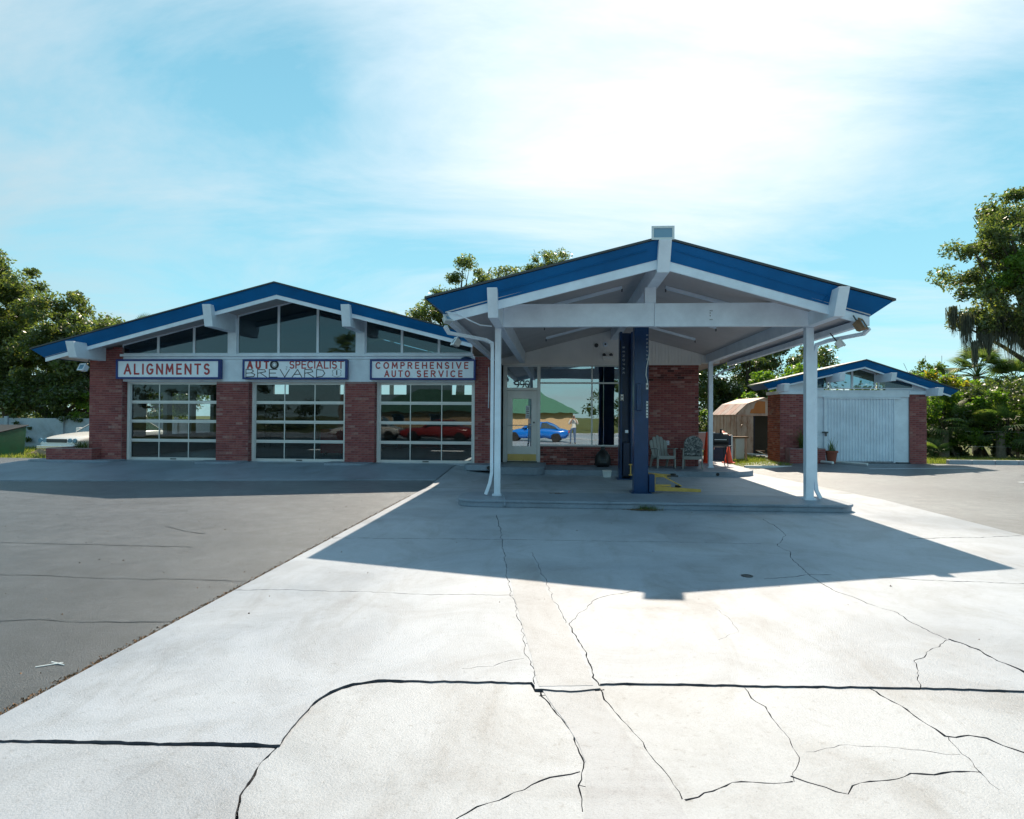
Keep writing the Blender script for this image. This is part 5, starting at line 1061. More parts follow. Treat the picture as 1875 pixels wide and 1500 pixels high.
# dumpster
D = thing('dumpster', 'green steel dumpster with sloping lid at the left edge', 'dumpster', (-19.5, 20.4, 0))
DOFF = Vector((-1.15, 0, 0))
MB().hexa([(-20.6, 19.9, .1), (-18.0, 19.9, .1), (-18.0, 21.3, .1), (-20.6, 21.3, .1), (-20.6, 19.8, .85), (-18.0, 19.8, .85), (-18.0, 21.4, 1.15), (-20.6, 21.4, 1.15)]).obj('body', 'dumpster_green', D, bevel=.02)
MB().hexa([(-20.65, 19.75, .86), (-17.97, 19.75, .86), (-17.97, 21.45, 1.17), (-20.65, 21.45, 1.17), (-20.65, 19.75, .90), (-17.97, 19.75, .90), (-17.97, 21.45, 1.21), (-20.65, 21.45, 1.21)]).obj('lid', 'steel_dark', D, bevel=.01)
MB().box(-18.5, -17.8, 19.65, 19.85, .55, .75).obj('fork_pocket', 'dumpster_green', D, bevel=.01); MB().box(-18.25, -17.95, 19.76, 19.88, .1, .26).obj('foot', 'dumpster_green', D)
for x in (-20.3, -19.5, -18.7): MB().box(x, x + .05, 19.74, 19.84, .12, .84).obj('rib', 'dumpster_green', D)
D.location = D.location + DOFF
# rubble heap
mb = MB(); rr = random.Random(11); n = 26
for j in range(n + 1):
    for i in range(n + 1):
        u, v = i / n * 2 - 1, j / n * 2 - 1; r2 = u * u + v * v; z = max(-.1, .55 * (1 - r2)) * (1 + .25 * math.sin(u * 9 + v * 5)) + rr.uniform(-.03, .03) * (r2 < 1); mb.v.append((-18.2 + u * 1.6, 22.2 + v * 1.1, .02 + z))
for j in range(n):
    for i in range(n): a = j * (n + 1) + i; mb.f.append((a, a + 1, a + n + 2, a + n + 1))
stuff(mb.obj('rubble_heap', 'clay_soil'))
mb = MB().box(-21, -15.3, 18.35, 19.25, -.05, .16); struct(mb.obj('left_kerb', 'concrete', bevel=.02))
# boundary wall with creeper
Wl = thing('boundary_wall', 'old white rendered wall overgrown with creeper behind the car', 'wall', (-22, 26, 0))
for i in range(7):
    x = -32 + i * 2.6; MB().box(x, x + 2.58, 26, 26.18, -.1, 1.42).obj('wall_panel', 'old_white_wall', Wl)
    MB().box(x - .08, x + .08, 25.93, 26.0, -.1, 1.5).obj('pillar', 'old_white_wall', Wl)

# ------------------------------------------------------------------ cars
def make_car(name, label, cat, paintm, loc, rz, L=4.5, Wd=1.76, H=1.36, hood=0.95, trunk=1.0, kind='sedan'):
    t = thing(name, label, cat, loc, world=False, rotz=rz); h2 = L / 2; w = Wd / 2
    # stations along x: (x, halfwidth, z_low, z_belt)
    st = [(-h2, w * .80, .42, .68), (-h2 + .08, w * .90, .28, .80), (-h2 + .5, w * .98, .22, trunk - .05), (-h2 + 1.0, w, .22, trunk - .02), (-.3, w, .22, trunk - .04), (.5, w, .22, hood - .02), (h2 - 1.2, w * .99, .22, hood - .06), (h2 - .4, w * .95, .22, hood - .13), (h2 - .08, w * .88, .26, hood - .25), (h2, w * .80, .40, hood - .36)]
    mb = MB()
    for x, hw, zl, zb in st:
        zm = (zl + zb) / 2 + .05
        mb.v += [(x, -hw * .9, zl), (x, -hw, zm - .1), (x, -hw * .99, zm + .1), (x, -hw * .93, zb - .05), (x, -hw * .80, zb), (x, 0, zb + .035), (x, hw * .80, zb), (x, hw * .93, zb - .05), (x, hw * .99, zm + .1), (x, hw, zm - .1), (x, hw * .9, zl), (x, 0, zl)]
    for i in range(len(st) - 1):
        for j in range(12): a = i * 12; mb.f.append((a + j, a + (j + 1) % 12, a + 12 + (j + 1) % 12, a + 12 + j))
    mb.f += [tuple(range(12)), tuple(range(len(st) * 12 - 1, len(st) * 12 - 13, -1))]
    body = mb.obj('body', paintm, t, smooth=True); md = body.modifiers.new('sub', 'SUBSURF'); md.levels = 2; md.render_levels = 2
    # cabin glass + roof
    xa, xb, xc, xd = -h2 + .75, -h2 + 1.35, .15, .85
    rz0, rz1 = trunk - .04, H
    g = MB().hexa([(xa, -w * .86, rz0), (xd, -w * .86, hood - .03), (xd, w * .86, hood - .03), (xa, w * .86, rz0), (xb, -w * .66, rz1 - .03), (xc, -w * .66, rz1 - .03), (xc, w * .66, rz1 - .03), (xb, w * .66, rz1 - .03)])
    g.obj('glasshouse', 'car_glass', t)
    rf = MB().hexa([(xb - .05, -w * .69, rz1 - .035), (xc + .06, -w * .69, rz1 - .035), (xc + .06, w * .69, rz1 - .035), (xb - .05, w * .69, rz1 - .035), (xb + .08, -w * .6, rz1 + .02), (xc - .06, -w * .6, rz1 + .02), (xc - .06, w * .6, rz1 + .02), (xb + .08, w * .6, rz1 + .02)])
    for s in (-1, 1):
        for (xp, zp), (xq, zq) in (((xa, rz0), (xb, rz1 - .03)), ((xd, hood - .03), (xc, rz1 - .03)), (((xa + xd) / 2, (rz0 + hood) / 2), ((xb + xc) / 2, rz1 - .03))):
            rf.hexa([(xp - .04, s * w * .865, zp), (xp + .04, s * w * .865, zp), (xp + .04, s * (w * .865 - .04), zp), (xp - .04, s * (w * .865 - .04), zp), (xq - .04, s * w * .675, zq), (xq + .04, s * w * .675, zq), (xq + .04, s * (w * .675 - .04), zq), (xq - .04, s * (w * .675 - .04), zq)])
    rf.obj('roof', paintm, t, bevel=.01)
    for sx in (-1, 1):
        for s in (-1, 1):
            cx = sx * (h2 - .82); wh = MB().lathe([(.19, -.1), (.30, -.1), (.33, -.07), (.33, .07), (.30, .1), (.19, .1)], 0, 0, 22).obj('wheel', 'rubber', t, smooth=False); wh.rotation_euler = (R(90), 0, 0); wh.location = (cx, s * (w - .08), .33)
            MB().lathe([(0, -.085), (.195, -.085), (.195, .085), (0, .085)], 0, 0, 14).obj('rim', 'chrome', wh)
    for s in (-1, 1):
        for k in (0, 1):
            hl = MB().lathe([(0, 0), (.075, 0), (.085, -.04), (0, -.05)], 0, 0, 14).obj('headlight', 'lamp_lens', t); hl.rotation_euler = (0, R(90), 0); hl.location = (h2 - .02, s * (w * .80 - k * .2), hood - .30)
        MB().box(-h2 - .012, -h2 + .05, s * w * .7 - .14, s * w * .7 + .14, .60, .72).obj('tail_light', 'tail_light', t, bevel=.01)
        MB().box(xd - .35, xd - .2, s * (w + .03) - .08, s * (w + .03) + .08, hood + .0, hood + .12).obj('mirror', paintm, t, bevel=.02)
    MB().box(h2 - .03, h2 + .02, -w * .45, w * .45, hood - .36, hood - .24).obj('grille', 'steel_dark', t)
    MB().box(h2 - .05, h2 + .07, -w * .86, w * .86, .36, .48).obj('bumper', 'chrome', t, bevel=.02)
    return t
make_car('parked_car', 'white car with round twin headlights parked behind the left planter', 'car', 'car_white', (-16.85, 22.7, .05), R(-97), L=4.7, hood=.94)
make_car('parked_car', 'bright blue coupe parked across the forecourt opposite the office', 'car', 'car_blue', (-1.4, -2.9, -.02), R(184), L=4.4, H=1.28, hood=.88, trunk=.92)
make_car('parked_car', 'dark red sedan parked opposite the right bay', 'car', 'car_red', (-7.6, -3.2, 0), R(180), L=4.6)
make_car('parked_car', 'white pickup sized car parked beyond the red sedan', 'car', 'car_white', (-12.6, -4.6, 0), R(180), L=4.8, H=1.55)
# houses and greenery across the road (seen mirrored in the panes)
Hs = thing('shop_building', 'beige building with green hipped roof across the road', 'building', (-8, -48, 0))
MB().box(-26, 2, -60, -46, -.05, 2.3).obj('wall', 'beige_render', Hs)
MB().add([(-27, -45.2, 2.2), (3, -45.2, 2.2), (3, -61, 2.2), (-27, -61, 2.2), (-20, -53, 5.4), (-3, -53, 5.4)], [(0, 1, 5, 4), (1, 2, 5), (2, 3, 4, 5), (3, 0, 4), (0, 3, 2, 1)]).obj('roof', 'green_roof', Hs)
for x in (-22, -17): f_ = MB().box(x, x + 1.6, -46, -45.94, .7, 1.9).obj('window', 'white_paint', Hs); MB().box(x + .08, x + 1.52, -45.94, -45.9, .78, 1.82).obj('pane', 'high_glass', f_)

# ------------------------------------------------------------------ vegetation
def leaf_mesh(name, C, N_, size, mat, parent, jitter=0.45, aspect=0.45, up=0.35):
    """C: clump array (n,6) centre + radii ; N_ leaves per clump ; each leaf a pointed four-sided blade"""
    C = np.asarray(C, float); n = len(C); tot = int(n * N_)
    idx = RNG.integers(0, n, tot); d = RNG.normal(size=(tot, 3)); d /= np.linalg.norm(d, axis=1)[:, None]; r = RNG.random(tot) ** 0.55
    P = C[idx, :3] + d * r[:, None] * C[idx, 3:6]
    nrm = RNG.normal(size=(tot, 3)) * (1 - up) + d * 0.3 + np.array([0, 0, up]); nrm /= np.linalg.norm(nrm, axis=1)[:, None]
    a = np.cross(nrm, RNG.normal(size=(tot, 3))); a /= np.linalg.norm(a, axis=1)[:, None] + 1e-9; b = np.cross(nrm, a)
    s = size * (1 + jitter * RNG.uniform(-1, 1, tot))[:, None]
    V = np.empty((tot, 4, 3)); V[:, 0] = P - a * s; V[:, 1] = P + b * s * aspect + a * s * .15; V[:, 2] = P + a * s; V[:, 3] = P - b * s * aspect + a * s * .15
    me = bpy.data.meshes.new(name); me.vertices.add(tot * 4); me.vertices.foreach_set('co', V.astype(np.float32).ravel()); me.loops.add(tot * 4); me.loops.foreach_set('vertex_index', np.arange(tot * 4, dtype=np.int32))
    me.polygons.add(tot); me.polygons.foreach_set('loop_start', np.arange(0, tot * 4, 4, dtype=np.int32)); me.polygons.foreach_set('loop_total', np.full(tot, 4, dtype=np.int32)); me.update(calc_edges=True)
    me.materials.append(MAT[mat]); o = bpy.data.objects.new(name, me); return link(o, parent)
def clumps(mains, n, r, flat=0.75):
    """sub-clumps on and inside big ellipsoids (x,y,z,rx,ry,rz)"""
    out = []
    vol = [m[3] * m[4] * m[5] for m in mains]; tot = sum(vol)
    for m, v in zip(mains, vol):
        k = max(3, int(n * v / tot))
        for _ in range(k):
            d = RNG.normal(size=3); d /= np.linalg.norm(d); q = RNG.random() ** .33 if RNG.random() < .35 else RNG.uniform(.82, 1.12)
            rr_ = r * RNG.uniform(.55, 1.35); out.append((m[0] + d[0] * q * m[3], m[1] + d[1] * q * m[4], m[2] + d[2] * q * m[5], rr_, rr_, rr_ * flat))
    return out
def tree(name, label, cat, base, mains, n, r, N_, size, mat, trunk_r=0.3, group=None, extra=None, seed=0, limbs=14):
    t = thing(name, label, cat, base, group); C = clumps(mains, n, r); leaf_mesh('crown', C, N_, size, mat, t)
    rr = random.Random(seed); top = Vector((sum(m[0] for m in mains) / len(mains), sum(m[1] for m in mains) / len(mains), min(m[2] for m in mains)))
    b = Vector(base); fork = b.lerp(top, .6); fork.z = b.z + (top.z - b.z) * .55
    mb = MB().tube([b, b.lerp(fork, .5) + Vector((rr.uniform(-.2, .2), 0, 0)), fork], trunk_r, 10, rads=[trunk_r * 1.3, trunk_r, trunk_r * .8])
    mb.obj('trunk', 'bark', t)
    br = MB()
    for c in rr.sample(C, min(limbs, len(C))):
        e = Vector(c[:3]); m = fork.lerp(e, .5) + Vector((rr.uniform(-.3, .3), rr.uniform(-.3, .3), rr.uniform(.1, .5)))
        br.tube([fork, fork.lerp(m, .5) + Vector((0, 0, .1)), m, m.lerp(e, .6), e], .05, 6, rads=[trunk_r * .5, trunk_r * .4, trunk_r * .28, trunk_r * .16, .015])
        e2 = e + Vector((rr.uniform(-.8, .8), rr.uniform(-.8, .8), rr.uniform(-.2, .6))); br.tube([m, m.lerp(e2, .5), e2], .03, 5, rads=[trunk_r * .22, trunk_r * .12, .01])
    br.obj('branches', 'bark', t)
    if extra: extra(t, C)
    return t
# left oaks and understory
tree('oak_tree', 'tall live oak at the far left rising above the garage roof line', 'tree', (-26.5, 29.5, 0), [(-27.9, 29, 7.2, 2.2, 2, 1.9), (-26.6, 29, 8.5, 1.3, 1.2, 1.0), (-28.2, 29, 9.0, 1.3, 1.2, 1.0), (-28.6, 29, 4.6, 2.6, 2, 2.0)], 190, .68, 330, .085, 'oak_leaf', .34, 'oaks behind the left wall', seed=1)
tree('oak_tree', 'broad live oak between the tall left oak and the garage eave', 'tree', (-22.6, 29.5, 0), [(-24.2, 29, 5.6, 2.4, 2, 1.7), (-22.2, 29, 5.3, 1.7, 2, 1.2), (-20.9, 29.4, 5.0, 1.2, 1.5, 1.2), (-23.4, 28.8, 3.7, 3.0, 1.8, 1.5)], 175, .64, 330, .085, 'oak_leaf', .30, 'oaks behind the left wall', seed=2)
tree('understory_tree', 'dense dark small tree hanging over the white boundary wall', 'tree', (-24.5, 27.6, 0), [(-27, 27.4, 2.5, 2.6, .9, 1.0), (-22.6, 27.4, 2.3, 2.8, .9, .9), (-18.8, 28, 2.8, 2.2, .9, 1.5)], 100, .55, 250, .08, 'dark_leaf', .16, seed=3)
tree('bright_shrub', 'lighter yellow green shrub showing through beside the garage wall', 'shrub', (-20.2, 27.2, 0), [(-20.4, 27.0, 2.4, .9, .5, .8), (-21.8, 27.0, 2.0, .7, .4, .5)], 22, .35, 160, .07, 'bright_leaf', .08, seed=4, limbs=5)
o = tag(leaf_mesh('wall_creeper', clumps([(-24.3, 25.85, 1.15, .9, .1, .4), (-23.1, 25.85, .95, .45, .1, .6), (-26.5, 25.85, 1.0, 1.0, .1, .7), (-21.3, 25.9, 1.42, 1.2, .12, .16), (-23.7, 25.8, .2, 1.2, .15, .2)], 48, .13, .8), 55, .055, 'dark_leaf', None), 'dark creeper hanging down the white boundary wall', 'creeper')
# trees seen over the roofs
tree('oak_tree', 'dark oak crown showing between the two blue roofs', 'tree', (-6.5, 40, 0), [(-5.9, 40, 10.3, 1.15, 1.2, 1.25), (-4.2, 40, 9.9, 1.3, 1.2, .8), (-8.0, 40, 9.0, 1.1, 1.2, .75), (-9.0, 40, 7.7, 1.3, 1.2, .8), (-7.2, 40, 7.2, 2.0, 1.5, 1.4), (-5.2, 40, 8.3, 2.4, 1.5, 1.2), (-3.5, 40, 10.3, 1.1, 1, .7), (-4.6, 40, 9.3, 2.0, 1, .8), (-6.6, 40, 9.1, 1.6, 1, .9)], 120, .62, 230, .085, 'oak_leaf', .32, seed=5, limbs=22)
tree('thin_tree', 'thin airy tree top above the left slope of the canopy roof', 'tree', (-.6, 42, 0), [(-.4, 42, 11.9, 1.4, 1, .85), (-1.6, 42, 11.2, .9, .8, .6), (.9, 42, 11.5, .9, .8, .5)], 62, .45, 100, .075, 'oak_leaf', .22, seed=6, limbs=26)
tree('oak_tree', 'large dense oak behind the rusty tin shed', 'tree', (10.5, 39, 0), [(10.2, 38, 4.2, 2.6, 2, 1.7), (12.6, 38, 4.9, 1.6, 2, 1.3), (8.6, 38, 3.5, 1.6, 2, 1.9), (14.6, 38, 4.6, 1.5, 1.5, 1.1), (11, 37.6, 2.4, 3.2, 1.5, 1.5)], 170, .6, 300, .085, 'dark_leaf', .36, seed=7)
tree('bright_shrub', 'bright green sunlit vine top above the storage roof left slope', 'shrub', (11, 31, 0), [(10.2, 31, 3.35, .8, .5, .45), (11.6, 31, 3.75, .9, .5, .35), (9.6, 31, 2.3, .5, .5, .5)], 30, .3, 110, .085, 'bright_leaf', .07, seed=8, limbs=6)
tree('hedge', 'clipped hedge with bright top behind the black grill', 'hedge', (7.0, 30.5, 0), [(6.0, 30.5, 1.0, 1.4, .4, .75), (8.2, 30.5, 1.0, 1.4, .4, .75)], 60, .35, 230, .07, 'dark_leaf', .06, seed=9, limbs=6)
tree('bright_shrub', 'bright new growth along the top of the hedge', 'shrub', (7.0, 30.3, 1.2), [(7.2, 30.3, 1.80, 1.8, .3, .12), (8.8, 30.3, 2.2, .5, .3, .25)], 26, .2, 90, .07, 'bright_leaf', .03, seed=10, limbs=3)
# right oak with moss
def moss(t, C):
    rr = random.Random(2); mb_all = []
    for (x, y, z, l, w) in ((13.62, 22.0, 4.95, 1.5, .20), (14.05, 21.9, 4.45, .9, .16), (14.25, 21.9, 4.3, .95, .13), (13.85, 21.95, 4.0, 1.1, .10), (14.95, 21.9, 4.9, 1.9, .24), (14.6, 22.0, 4.8, 1.1, .2), (15.5, 22.2, 5.2, 2.0, .26), (13.3, 22.2, 5.2, 1.0, .14), (15.6, 21.8, 3.9, 1.6, .2)):
        mb = MB()
        for i in range(170):
            px, py = x + rr.gauss(0, w * .55), y + rr.gauss(0, w * .55); q = 1 - min(1, (abs(px - x) + abs(py - y)) / (w * 2.2)); ll = l * (.35 + .65 * q) * rr.uniform(.5, 1); k = len(mb.v); zt = z + rr.uniform(0, .25); dx_ = rr.uniform(-.05, .05); ww = rr.uniform(.006, .016)
            for j in range(5):
                tt = j / 4; f = 1 - tt * .7; cx = px + dx_ * tt + rr.uniform(-.012, .012); mb.v += [(cx - ww * f, py, zt - ll * tt), (cx + ww * f, py + rr.uniform(-.01, .01), zt - ll * tt)]
            for j in range(4): mb.f.append((k + 2 * j, k + 2 * j + 1, k + 2 * j + 3, k + 2 * j + 2))
        mb.obj('hanging_moss', 'moss', t, fix=False)
tree('oak_tree', 'tall oak hung with grey moss at the right edge', 'tree', (20.2, 24, 0), [(14.9, 22, 8.35, .85, 1.1, .8), (15.8, 22.3, 7.7, 1.4, 1.5, 1.4), (14.1, 22, 7.35, .85, 1.1, .7), (13.6, 22, 6.65, .7, 1.0, .6), (14.4, 22, 5.95, .9, 1.2, .9), (15.1, 22, 5.2, 1.2, 1.3, .8), (16.7, 22.5, 6.4, 1.9, 1.8, 1.9), (13.75, 22, 5.15, .5, .8, .5)], 185, .42, 320, .060, 'oak_leaf', .24, extra=moss, seed=12, limbs=36)
tree('bright_shrub', 'sunlit paler green spray inside the mossy oak', 'shrub', (18.3, 22, 0), [(15.1, 21.2, 6.6, .7, .5, .6), (14.6, 21.2, 6.2, .5, .4, .3), (15.6, 21.2, 7.1, .6, .4, .4)], 26, .28, 110, .06, 'bright_leaf', .05, seed=13, limbs=6)
# palms
def fan_frond(R_=.55, n=22):
    mb = MB(); mb.tube([(0, 0, 0), (.35, 0, .10), (.75, 0, .12)], .012, 5, rads=[.018, .012, .009])
    for i in range(n):
        a = R(-105 + 210 * i / (n - 1)); l = R_ * (1 - .25 * (abs(i - n / 2) / n)); w = .020; d = Vector((math.cos(a), math.sin(a), 0)); p = Vector((.75, 0, .12)); q = Vector((-d.y, d.x, 0)) * w; k = len(mb.v)
        m_ = p + d * l * .55 + Vector((0, 0, .03)); e = p + d * l + Vector((0, 0, -.16 * l / .55)); mb.v += [tuple(p - q * .4), tuple(p + q * .4), tuple(m_ + q), tuple(m_ - q), tuple(e)]
        mb.f += [(k, k + 1, k + 2, k + 3), (k + 3, k + 2, k + 4)]
    me = bpy.data.meshes.new('frond'); me.from_pydata(mb.v, [], mb.f); me.materials.append(MAT['palm_leaf']); return me
FM = fan_frond()
def palm(label, loc, th, nf, sc, seed, lo=-35, hi=80, lean=0.0, cat='palm', mat='palm_leaf', tr=.16, group='cabbage palms'):
    t = thing('cabbage_palm' if th > .5 else 'palmetto', label, cat, loc, group if th > .5 else 'low palmettos', world=False); rr = random.Random(seed)
    if th > .1: MB().tube([(0, 0, -.1), (lean * .3, 0, th * .4), (lean, 0, th)], tr, 10, rads=[tr * 1.15, tr, tr * .9]).obj('trunk', 'palm_bark', t)
    for i in range(nf):
        o = bpy.data.objects.new('frond', FM); link(o, t); o.location = (lean, 0, th); el = lo + (hi - lo) * ((i + .5) / nf); o.rotation_euler = (rr.uniform(-.35, .35), -R(el), rr.uniform(0, 2 * math.pi)); s = sc * rr.uniform(.8, 1.15); o.scale = (s, s, s)
    return t
palm('tall cabbage palm behind the storage roof right slope', (19.0, 30, 0), 3.55, 36, 1.25, 1)
palm('second cabbage palm with drooping fronds right of the first', (20.3, 29.5, 0), 3.1, 28, 1.15, 2)
palm('palm with fan fronds low beside the storage brick corner', (14.6, 24.9, 0), 1.2, 22, 1.0, 3)
palm('palm with drooping fan fronds under the mossy oak', (16.3, 24.4, 0), 1.1, 20, 1.05, 4)
palm('distant palm tip peeking over the garage roof', (-11.8, 44, 0), 8.0, 22, 1.0, 5)
palm('palm whose fronds show above the left oaks', (-20.8, 30.2, 0), 5.3, 22, 1.1, 6)
palm('small palmetto in the shrubs by the storage corner', (13.6, 23.9, .1), .05, 14, .8, 7, lo=10, hi=75)
palm('small palmetto nearer the right edge', (17.2, 23.6, .1), .05, 14, .8, 8, lo=10, hi=75)
for i, (x, y, h, ln) in enumerate(((-17, -11.5, 6.5, .6),)): palm(['leaning palm standing across the road opposite the middle bay', 'straight palm across the road at the far side', 'palm across the road right of the beige building'][i], (x, y, 0), h, 22, 1.5, 20 + i, lean=ln)
# right shrubs
tree('broad_shrub', 'dense dark shrub mass behind the storage corner and fence', 'shrub', (16.5, 26, 0), [(14.8, 25.6, 1.2, 1.5, 1.0, 1.2), (17.0, 25.6, 1.6, 1.8, 1.0, 1.3), (19.5, 25.6, 1.8, 1.8, 1.2, 1.5), (16.0, 26.6, 2.2, 1.4, 1, .8)], 150, .42, 260, .065, 'dark_leaf', .12, seed=14)
tree('bright_shrub', 'sunlit light green shrub in front of the dark mass', 'shrub', (16.8, 24.6, 0), [(16.3, 24.6, 1.9, .6, .5, .6), (17.2, 24.5, 1.0, .9, .5, .6), (15.2, 24.7, .9, .6, .4, .4), (18.0, 24.4, .6, .9, .5, .4)], 50, .3, 150, .07, 'bright_leaf', .06, seed=15, limbs=8)
tree('flowering_shrub', 'yellow and orange leaved shrub at the right end of the storage roof', 'shrub', (16.0, 27, 0), [(15.6, 27, 3.0, .7, .5, .35), (16.9, 27, 2.75, .6, .5, .3)], 20, .28, 110, .085, 'yellow_leaf', .06, seed=16, limbs=8)
tree('bright_shrub', 'light green leaves around the yellow shrub', 'shrub', (15.6, 27.3, 0), [(15.2, 27.3, 3.1, .9, .5, .4), (16.8, 27.3, 2.9, 1.0, .5, .4), (17.8, 27.3, 2.5, .7, .5, .4)], 34, .3, 120, .08, 'bright_leaf', .06, seed=17, limbs=8)
tree('silver_shrub', 'grey green shrub with pale glints at the right edge', 'shrub', (19.6, 26.5, 0), [(19.5, 26.2, 2.6, 1.5, .8, .9), (20.4, 26.2, 1.4, 1.0, .8, 1.0)], 60, .34, 230, .06, 'oak_leaf', .1, seed=18)
tree('thin_tree', 'thin young tree above the storage roof right slope', 'tree', (18.0, 31.5, 0), [(17.6, 31.5, 4.0, .55, .4, .5), (18.2, 31.5, 3.9, .3, .3, .6), (17.0, 31.5, 3.5, .5, .3, .3)], 16, .3, 55, .08, 'palm_leaf', .05, seed=19, limbs=12)
tree('broad_shrub', 'dark foliage hanging at the right edge over the kerb', 'shrub', (17.6, 22.4, 0), [(17.3, 22.5, 2.4, .7, .6, 1.0), (17.9, 22.5, 1.2, .8, .6, .9)], 50, .3, 220, .055, 'dark_leaf', .08, seed=21)
tree('bright_shrub', 'bright green shrub wall left of the fence post', 'shrub', (15.2, 25.0, 0), [(14.6, 25.0, 2.1, .8, .5, .5), (13.9, 25.2, 1.3, .6, .4, .6), (15.4, 24.9, 1.6, .6, .4, .5)], 44, .28, 150, .065, 'bright_leaf', .06, seed=41, limbs=8)
tree('bright_shrub', 'yellowish green shrub low behind the kerb at the right edge', 'shrub', (18.6, 24.2, 0), [(18.4, 24.2, 1.6, .8, .5, .6), (19.3, 24.4, 1.0, .8, .4, .7), (17.6, 24.3, 2.0, .6, .4, .4)], 44, .28, 150, .065, 'bright_leaf', .06, seed=42, limbs=8)
tree('broad_shrub', 'mid green leafy mass under the mossy oak and palm', 'shrub', (17.8, 27.5, 0), [(17.6, 27.4, 2.1, 1.6, .8, .8), (15.0, 27.5, 2.2, 1.2, .8, .7), (19.8, 27.4, 2.1, 1.3, .8, .8)], 80, .4, 220, .07, 'oak_leaf', .1, seed=43)
# background belt that closes the horizon
for i, (x, y, w, h, lab) in enumerate(((-44, 52, 14, 5, 'distant wooded belt beyond the left boundary'), (30, 50, 14, 4.2, 'distant wooded belt beyond the right shrubs'))):
    o = leaf_mesh('woodland', clumps([(x, y, h * .5, w, 2, h * .55)], 150, 1.1), 130, .16, 'dark_leaf', None); stuff(o)
o = leaf_mesh('roadside_trees', clumps([(-34, -34, 3, 8, 3, 3), (12, -36, 3.2, 8, 3, 3), (30, -30, 3, 9, 3, 3), (-58, -30, 4, 14, 3, 4)], 160, 1.1), 150, .2, 'dark_leaf', None); stuff(o)
# fence post and wires
fp = thing('wire_fence', 'old wooden post with strands of wire before the right shrubs', 'fence', (16.75, 24.2, .1))
MB().tube([(16.75, 24.2, 0), (16.75, 24.2, 1.35)], .055, 8).obj('post', 'timber', fp)
for z in (.6, 1.15): MB().tube([(15.0, 24.3, z + .02), (16.75, 24.15, z), (18.0, 24.1, z)], .004, 4).obj('wire', 'aluminium', fp)
# grass
def grass(name, n, fx, h, w, mat='grass_blade'):
    mb = MB(); rr = random.Random(len(name) * 7 + n)
    for _ in range(n):
        x, y = fx(rr); z = gz(x, y) - .09; hh = h * rr.uniform(.4, 1.2); a = rr.uniform(0, 6.28); dx_, dy_ = math.cos(a) * w, math.sin(a) * w; ex, ey = rr.gauss(0, .4) * hh, rr.gauss(0, .4) * hh
        mb.add([(x - dx_, y - dy_, z), (x + dx_, y + dy_, z), (x + ex, y + ey, z + hh)], [(0, 1, 2)])
    return stuff(mb.obj(name, mat, fix=False))
grass('grass_verge', 26000, lambda r: (r.uniform(12.3, 21), 21.75 + abs(r.gauss(0, 1.4))), .22, .010)
grass('grass_patch', 9000, lambda r: (r.uniform(5.7, 7.5), r.uniform(20.5, 26)), .15, .010)
grass('grass_corner', 9000, lambda r: (r.uniform(-24, -15.6), r.uniform(19.4, 26)), .14, .012)
grass('grass_right', 7000, lambda r: (17.6 + abs(r.gauss(0, 1.2)), r.uniform(15, 22)), .2, .012)
# weed tuft on the island kerb, leaf litter
mb = MB(); rr = random.Random(31)
for i in range(260):
    x, y = 1.56 + rr.gauss(0, .09), 11.02 + rr.gauss(0, .035); h = rr.uniform(.02, .11); a = rr.uniform(0, 6.28); w = rr.uniform(.003, .007); lx, ly = rr.gauss(0, .06), rr.gauss(0, .04)
    mb.add([(x - math.cos(a) * w, y - math.sin(a) * w, 0), (x + math.cos(a) * w, y + math.sin(a) * w, 0), (x + lx, y + ly, h)], [(0, 1, 2)])
tag(mb.obj('weed_tuft', 'oak_leaf', fix=False), 'small weed tuft growing against the island kerb', 'weed')
mb = MB()
for i in range(240):
    x, y = 1.46 + rr.gauss(0, .13), 10.98 + rr.gauss(0, .03); s = rr.uniform(.008, .02); z = .002 + rr.uniform(0, .02)
    mb.add([(x - s, y, z), (x, y - s * .5, z + .004), (x + s, y, z), (x, y + s * .5, z + .006)], [(0, 1, 2, 3)])
for i in range(50):
    x, y = -.0 + rr.gauss(0, .07), 12.1 + rr.gauss(0, .03); s = rr.uniform(.008, .02); z = .133 + rr.uniform(0, .012); mb.add([(x - s, y, z), (x, y - s * .5, z + .004), (x + s, y, z), (x, y + s * .5, z + .006)], [(0, 1, 2, 3)])
stuff(mb.obj('leaf_litter', 'timber', fix=False))
# straw scrap on the asphalt
st_ = thing('straw_scrap', 'two thin pale straws lying on the left asphalt', 'litter', (-3.2, 3.83, 0)); MB().tube([(-3.30, 3.78, -.008), (-3.18, 3.86, -.006)], .004, 5).obj('straw', 'pvc', st_); MB().tube([(-3.26, 3.86, -.004), (-3.15, 3.83, -.008)], .004, 5).obj('straw', 'pvc', st_)
dr_ = tag(MB().lathe([(.055, 0), (.06, .006), (.045, .008), (.04, .001), (0, .001)], 1.925, 6.545, 18).obj('drain_cover', 'steel_dark'), 'small round metal cap set in the shaded concrete', 'drain cap')
dk = MB().lathe([(0, 0), (.05, 0), (.045, .03), (0, .03)], 0, 0, 14).obj('pipe_end', 'black_paint'); dk.rotation_euler = (R(90), 0, 0); dk.location = (4.35, 17.47, .07); tag(dk, 'black pipe end in the face of the porch kerb', 'pipe')
dk = MB().lathe([(0, 0), (.05, 0), (.045, .03), (0, .03)], 0, 0, 14).obj('pipe_end', 'black_paint'); dk.rotation_euler = (R(90), 0, 0); dk.location = (-1.9, 17.34, .18); tag(dk, 'black pipe end beside the right garage pier kerb', 'pipe')

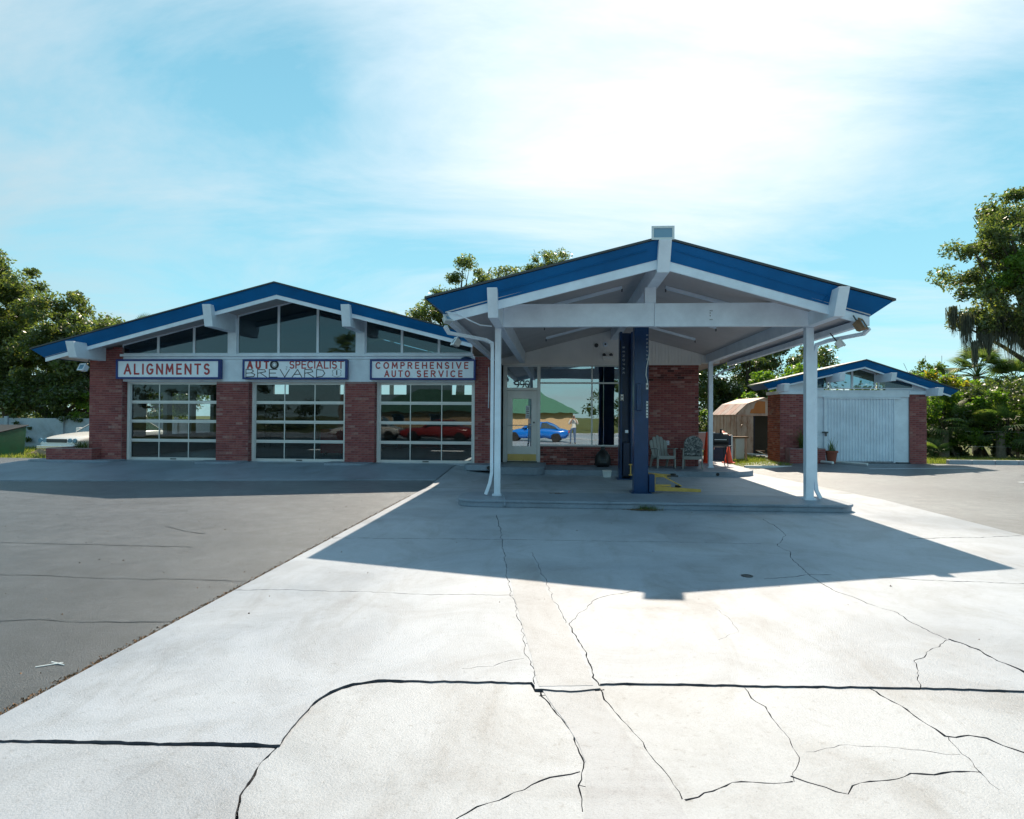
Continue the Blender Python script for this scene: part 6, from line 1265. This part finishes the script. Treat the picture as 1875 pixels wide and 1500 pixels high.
# the photographer, seen only mirrored in the shop window
ph = thing('person', 'person in white shirt and jeans holding a camera up before the face', 'person', (1.0, -1.1, -.02), world=False)
J = {'pel': (0, 0, .96, .15), 'spi': (0, 0, 1.15, .135), 'che': (0, .01, 1.34, .16), 'nek': (0, .01, 1.49, .058), 'hd0': (0, .03, 1.57, .075), 'hd1': (0, .03, 1.67, .095), 'hd2': (0, .02, 1.74, .07)}
ED = [('pel', 'spi'), ('spi', 'che'), ('che', 'nek'), ('nek', 'hd0'), ('hd0', 'hd1'), ('hd1', 'hd2')]
for q, s_ in (('l', -1), ('r', 1)):
    J.update({'sh' + q: (s_ * .19, 0, 1.41, .065), 'el' + q: (s_ * .27, .10, 1.20, .048), 'wr' + q: (s_ * .10, .27, 1.47, .034), 'ha' + q: (s_ * .055, .29, 1.56, .036), 'hp' + q: (s_ * .10, 0, .90, .105), 'kn' + q: (s_ * .12, .02, .50, .068), 'an' + q: (s_ * .14, -.01, .09, .045), 'to' + q: (s_ * .16, .17, .035, .04)})
    ED += [('che', 'sh' + q), ('sh' + q, 'el' + q), ('el' + q, 'wr' + q), ('wr' + q, 'ha' + q), ('pel', 'hp' + q), ('hp' + q, 'kn' + q), ('kn' + q, 'an' + q), ('an' + q, 'to' + q)]
    for f in range(4):
        J['f%d%s' % (f, q)] = (s_ * (.03 + .0 * f), .305, 1.54 + .017 * f, .010); ED.append(('ha' + q, 'f%d%s' % (f, q)))
    J['th' + q] = (s_ * .045, .27, 1.52, .011); ED.append(('ha' + q, 'th' + q))
ks = list(J); me = bpy.data.meshes.new('body'); me.from_pydata([J[k][:3] for k in ks], [(ks.index(a), ks.index(b)) for a, b in ED], []); po = bpy.data.objects.new('body', me); COL.objects.link(po)
md = po.modifiers.new('skin', 'SKIN'); md.use_smooth_shade = True
for i, k in enumerate(ks): me.skin_vertices[0].data[i].radius = (J[k][3], J[k][3] * (.8 if k in ('che', 'spi', 'pel') else 1)); me.skin_vertices[0].data[i].use_root = (k == 'pel')
md = po.modifiers.new('sub', 'SUBSURF'); md.levels = 1; md.render_levels = 1
dg = bpy.context.evaluated_depsgraph_get(); me2 = bpy.data.meshes.new_from_object(po.evaluated_get(dg)); bpy.data.objects.remove(po)
me2.materials.clear()
for k in ('skin', 'shirt', 'denim', 'hair'): me2.materials.append(MAT[k])
for p in me2.polygons:
    c = p.center; p.use_smooth = True
    p.material_index = 2 if c.z < .98 and c.z > .1 else (3 if c.z <= .1 or (c.z > 1.60 and (c.y < .02 or c.z > 1.72)) else (1 if c.z < 1.475 and not (c.y > .17) else 0))
po = bpy.data.objects.new('body', me2); link(po, ph)
MB().box(-.065, .065, .30, .36, 1.58, 1.67).obj('camera_body', 'black_paint', ph, bevel=.008); lz = MB().lathe([(0, 0), (.035, 0), (.038, .07), (0, .07)], 0, 0, 14).obj('camera_lens', 'black_paint', ph); lz.rotation_euler = (R(-90), 0, 0); lz.location = (0, .36, 1.62)
for s_ in (-1, 1): MB().lathe([(0, -.012), (.011, -.006), (.011, .006), (0, .012)], 0, 0, 8).obj('eye', 'black_paint', ph).location = (s_ * .034, .118, 1.66)
MB().hexa([(-.012, .11, 1.61), (.012, .11, 1.61), (.008, .14, 1.615), (-.008, .14, 1.615), (-.006, .11, 1.66), (.006, .11, 1.66), (.004, .12, 1.66), (-.004, .12, 1.66)]).obj('nose', 'skin', ph)
# strip helper keys
for o in bpy.data.objects:
    if '_w' in o: del o['_w']
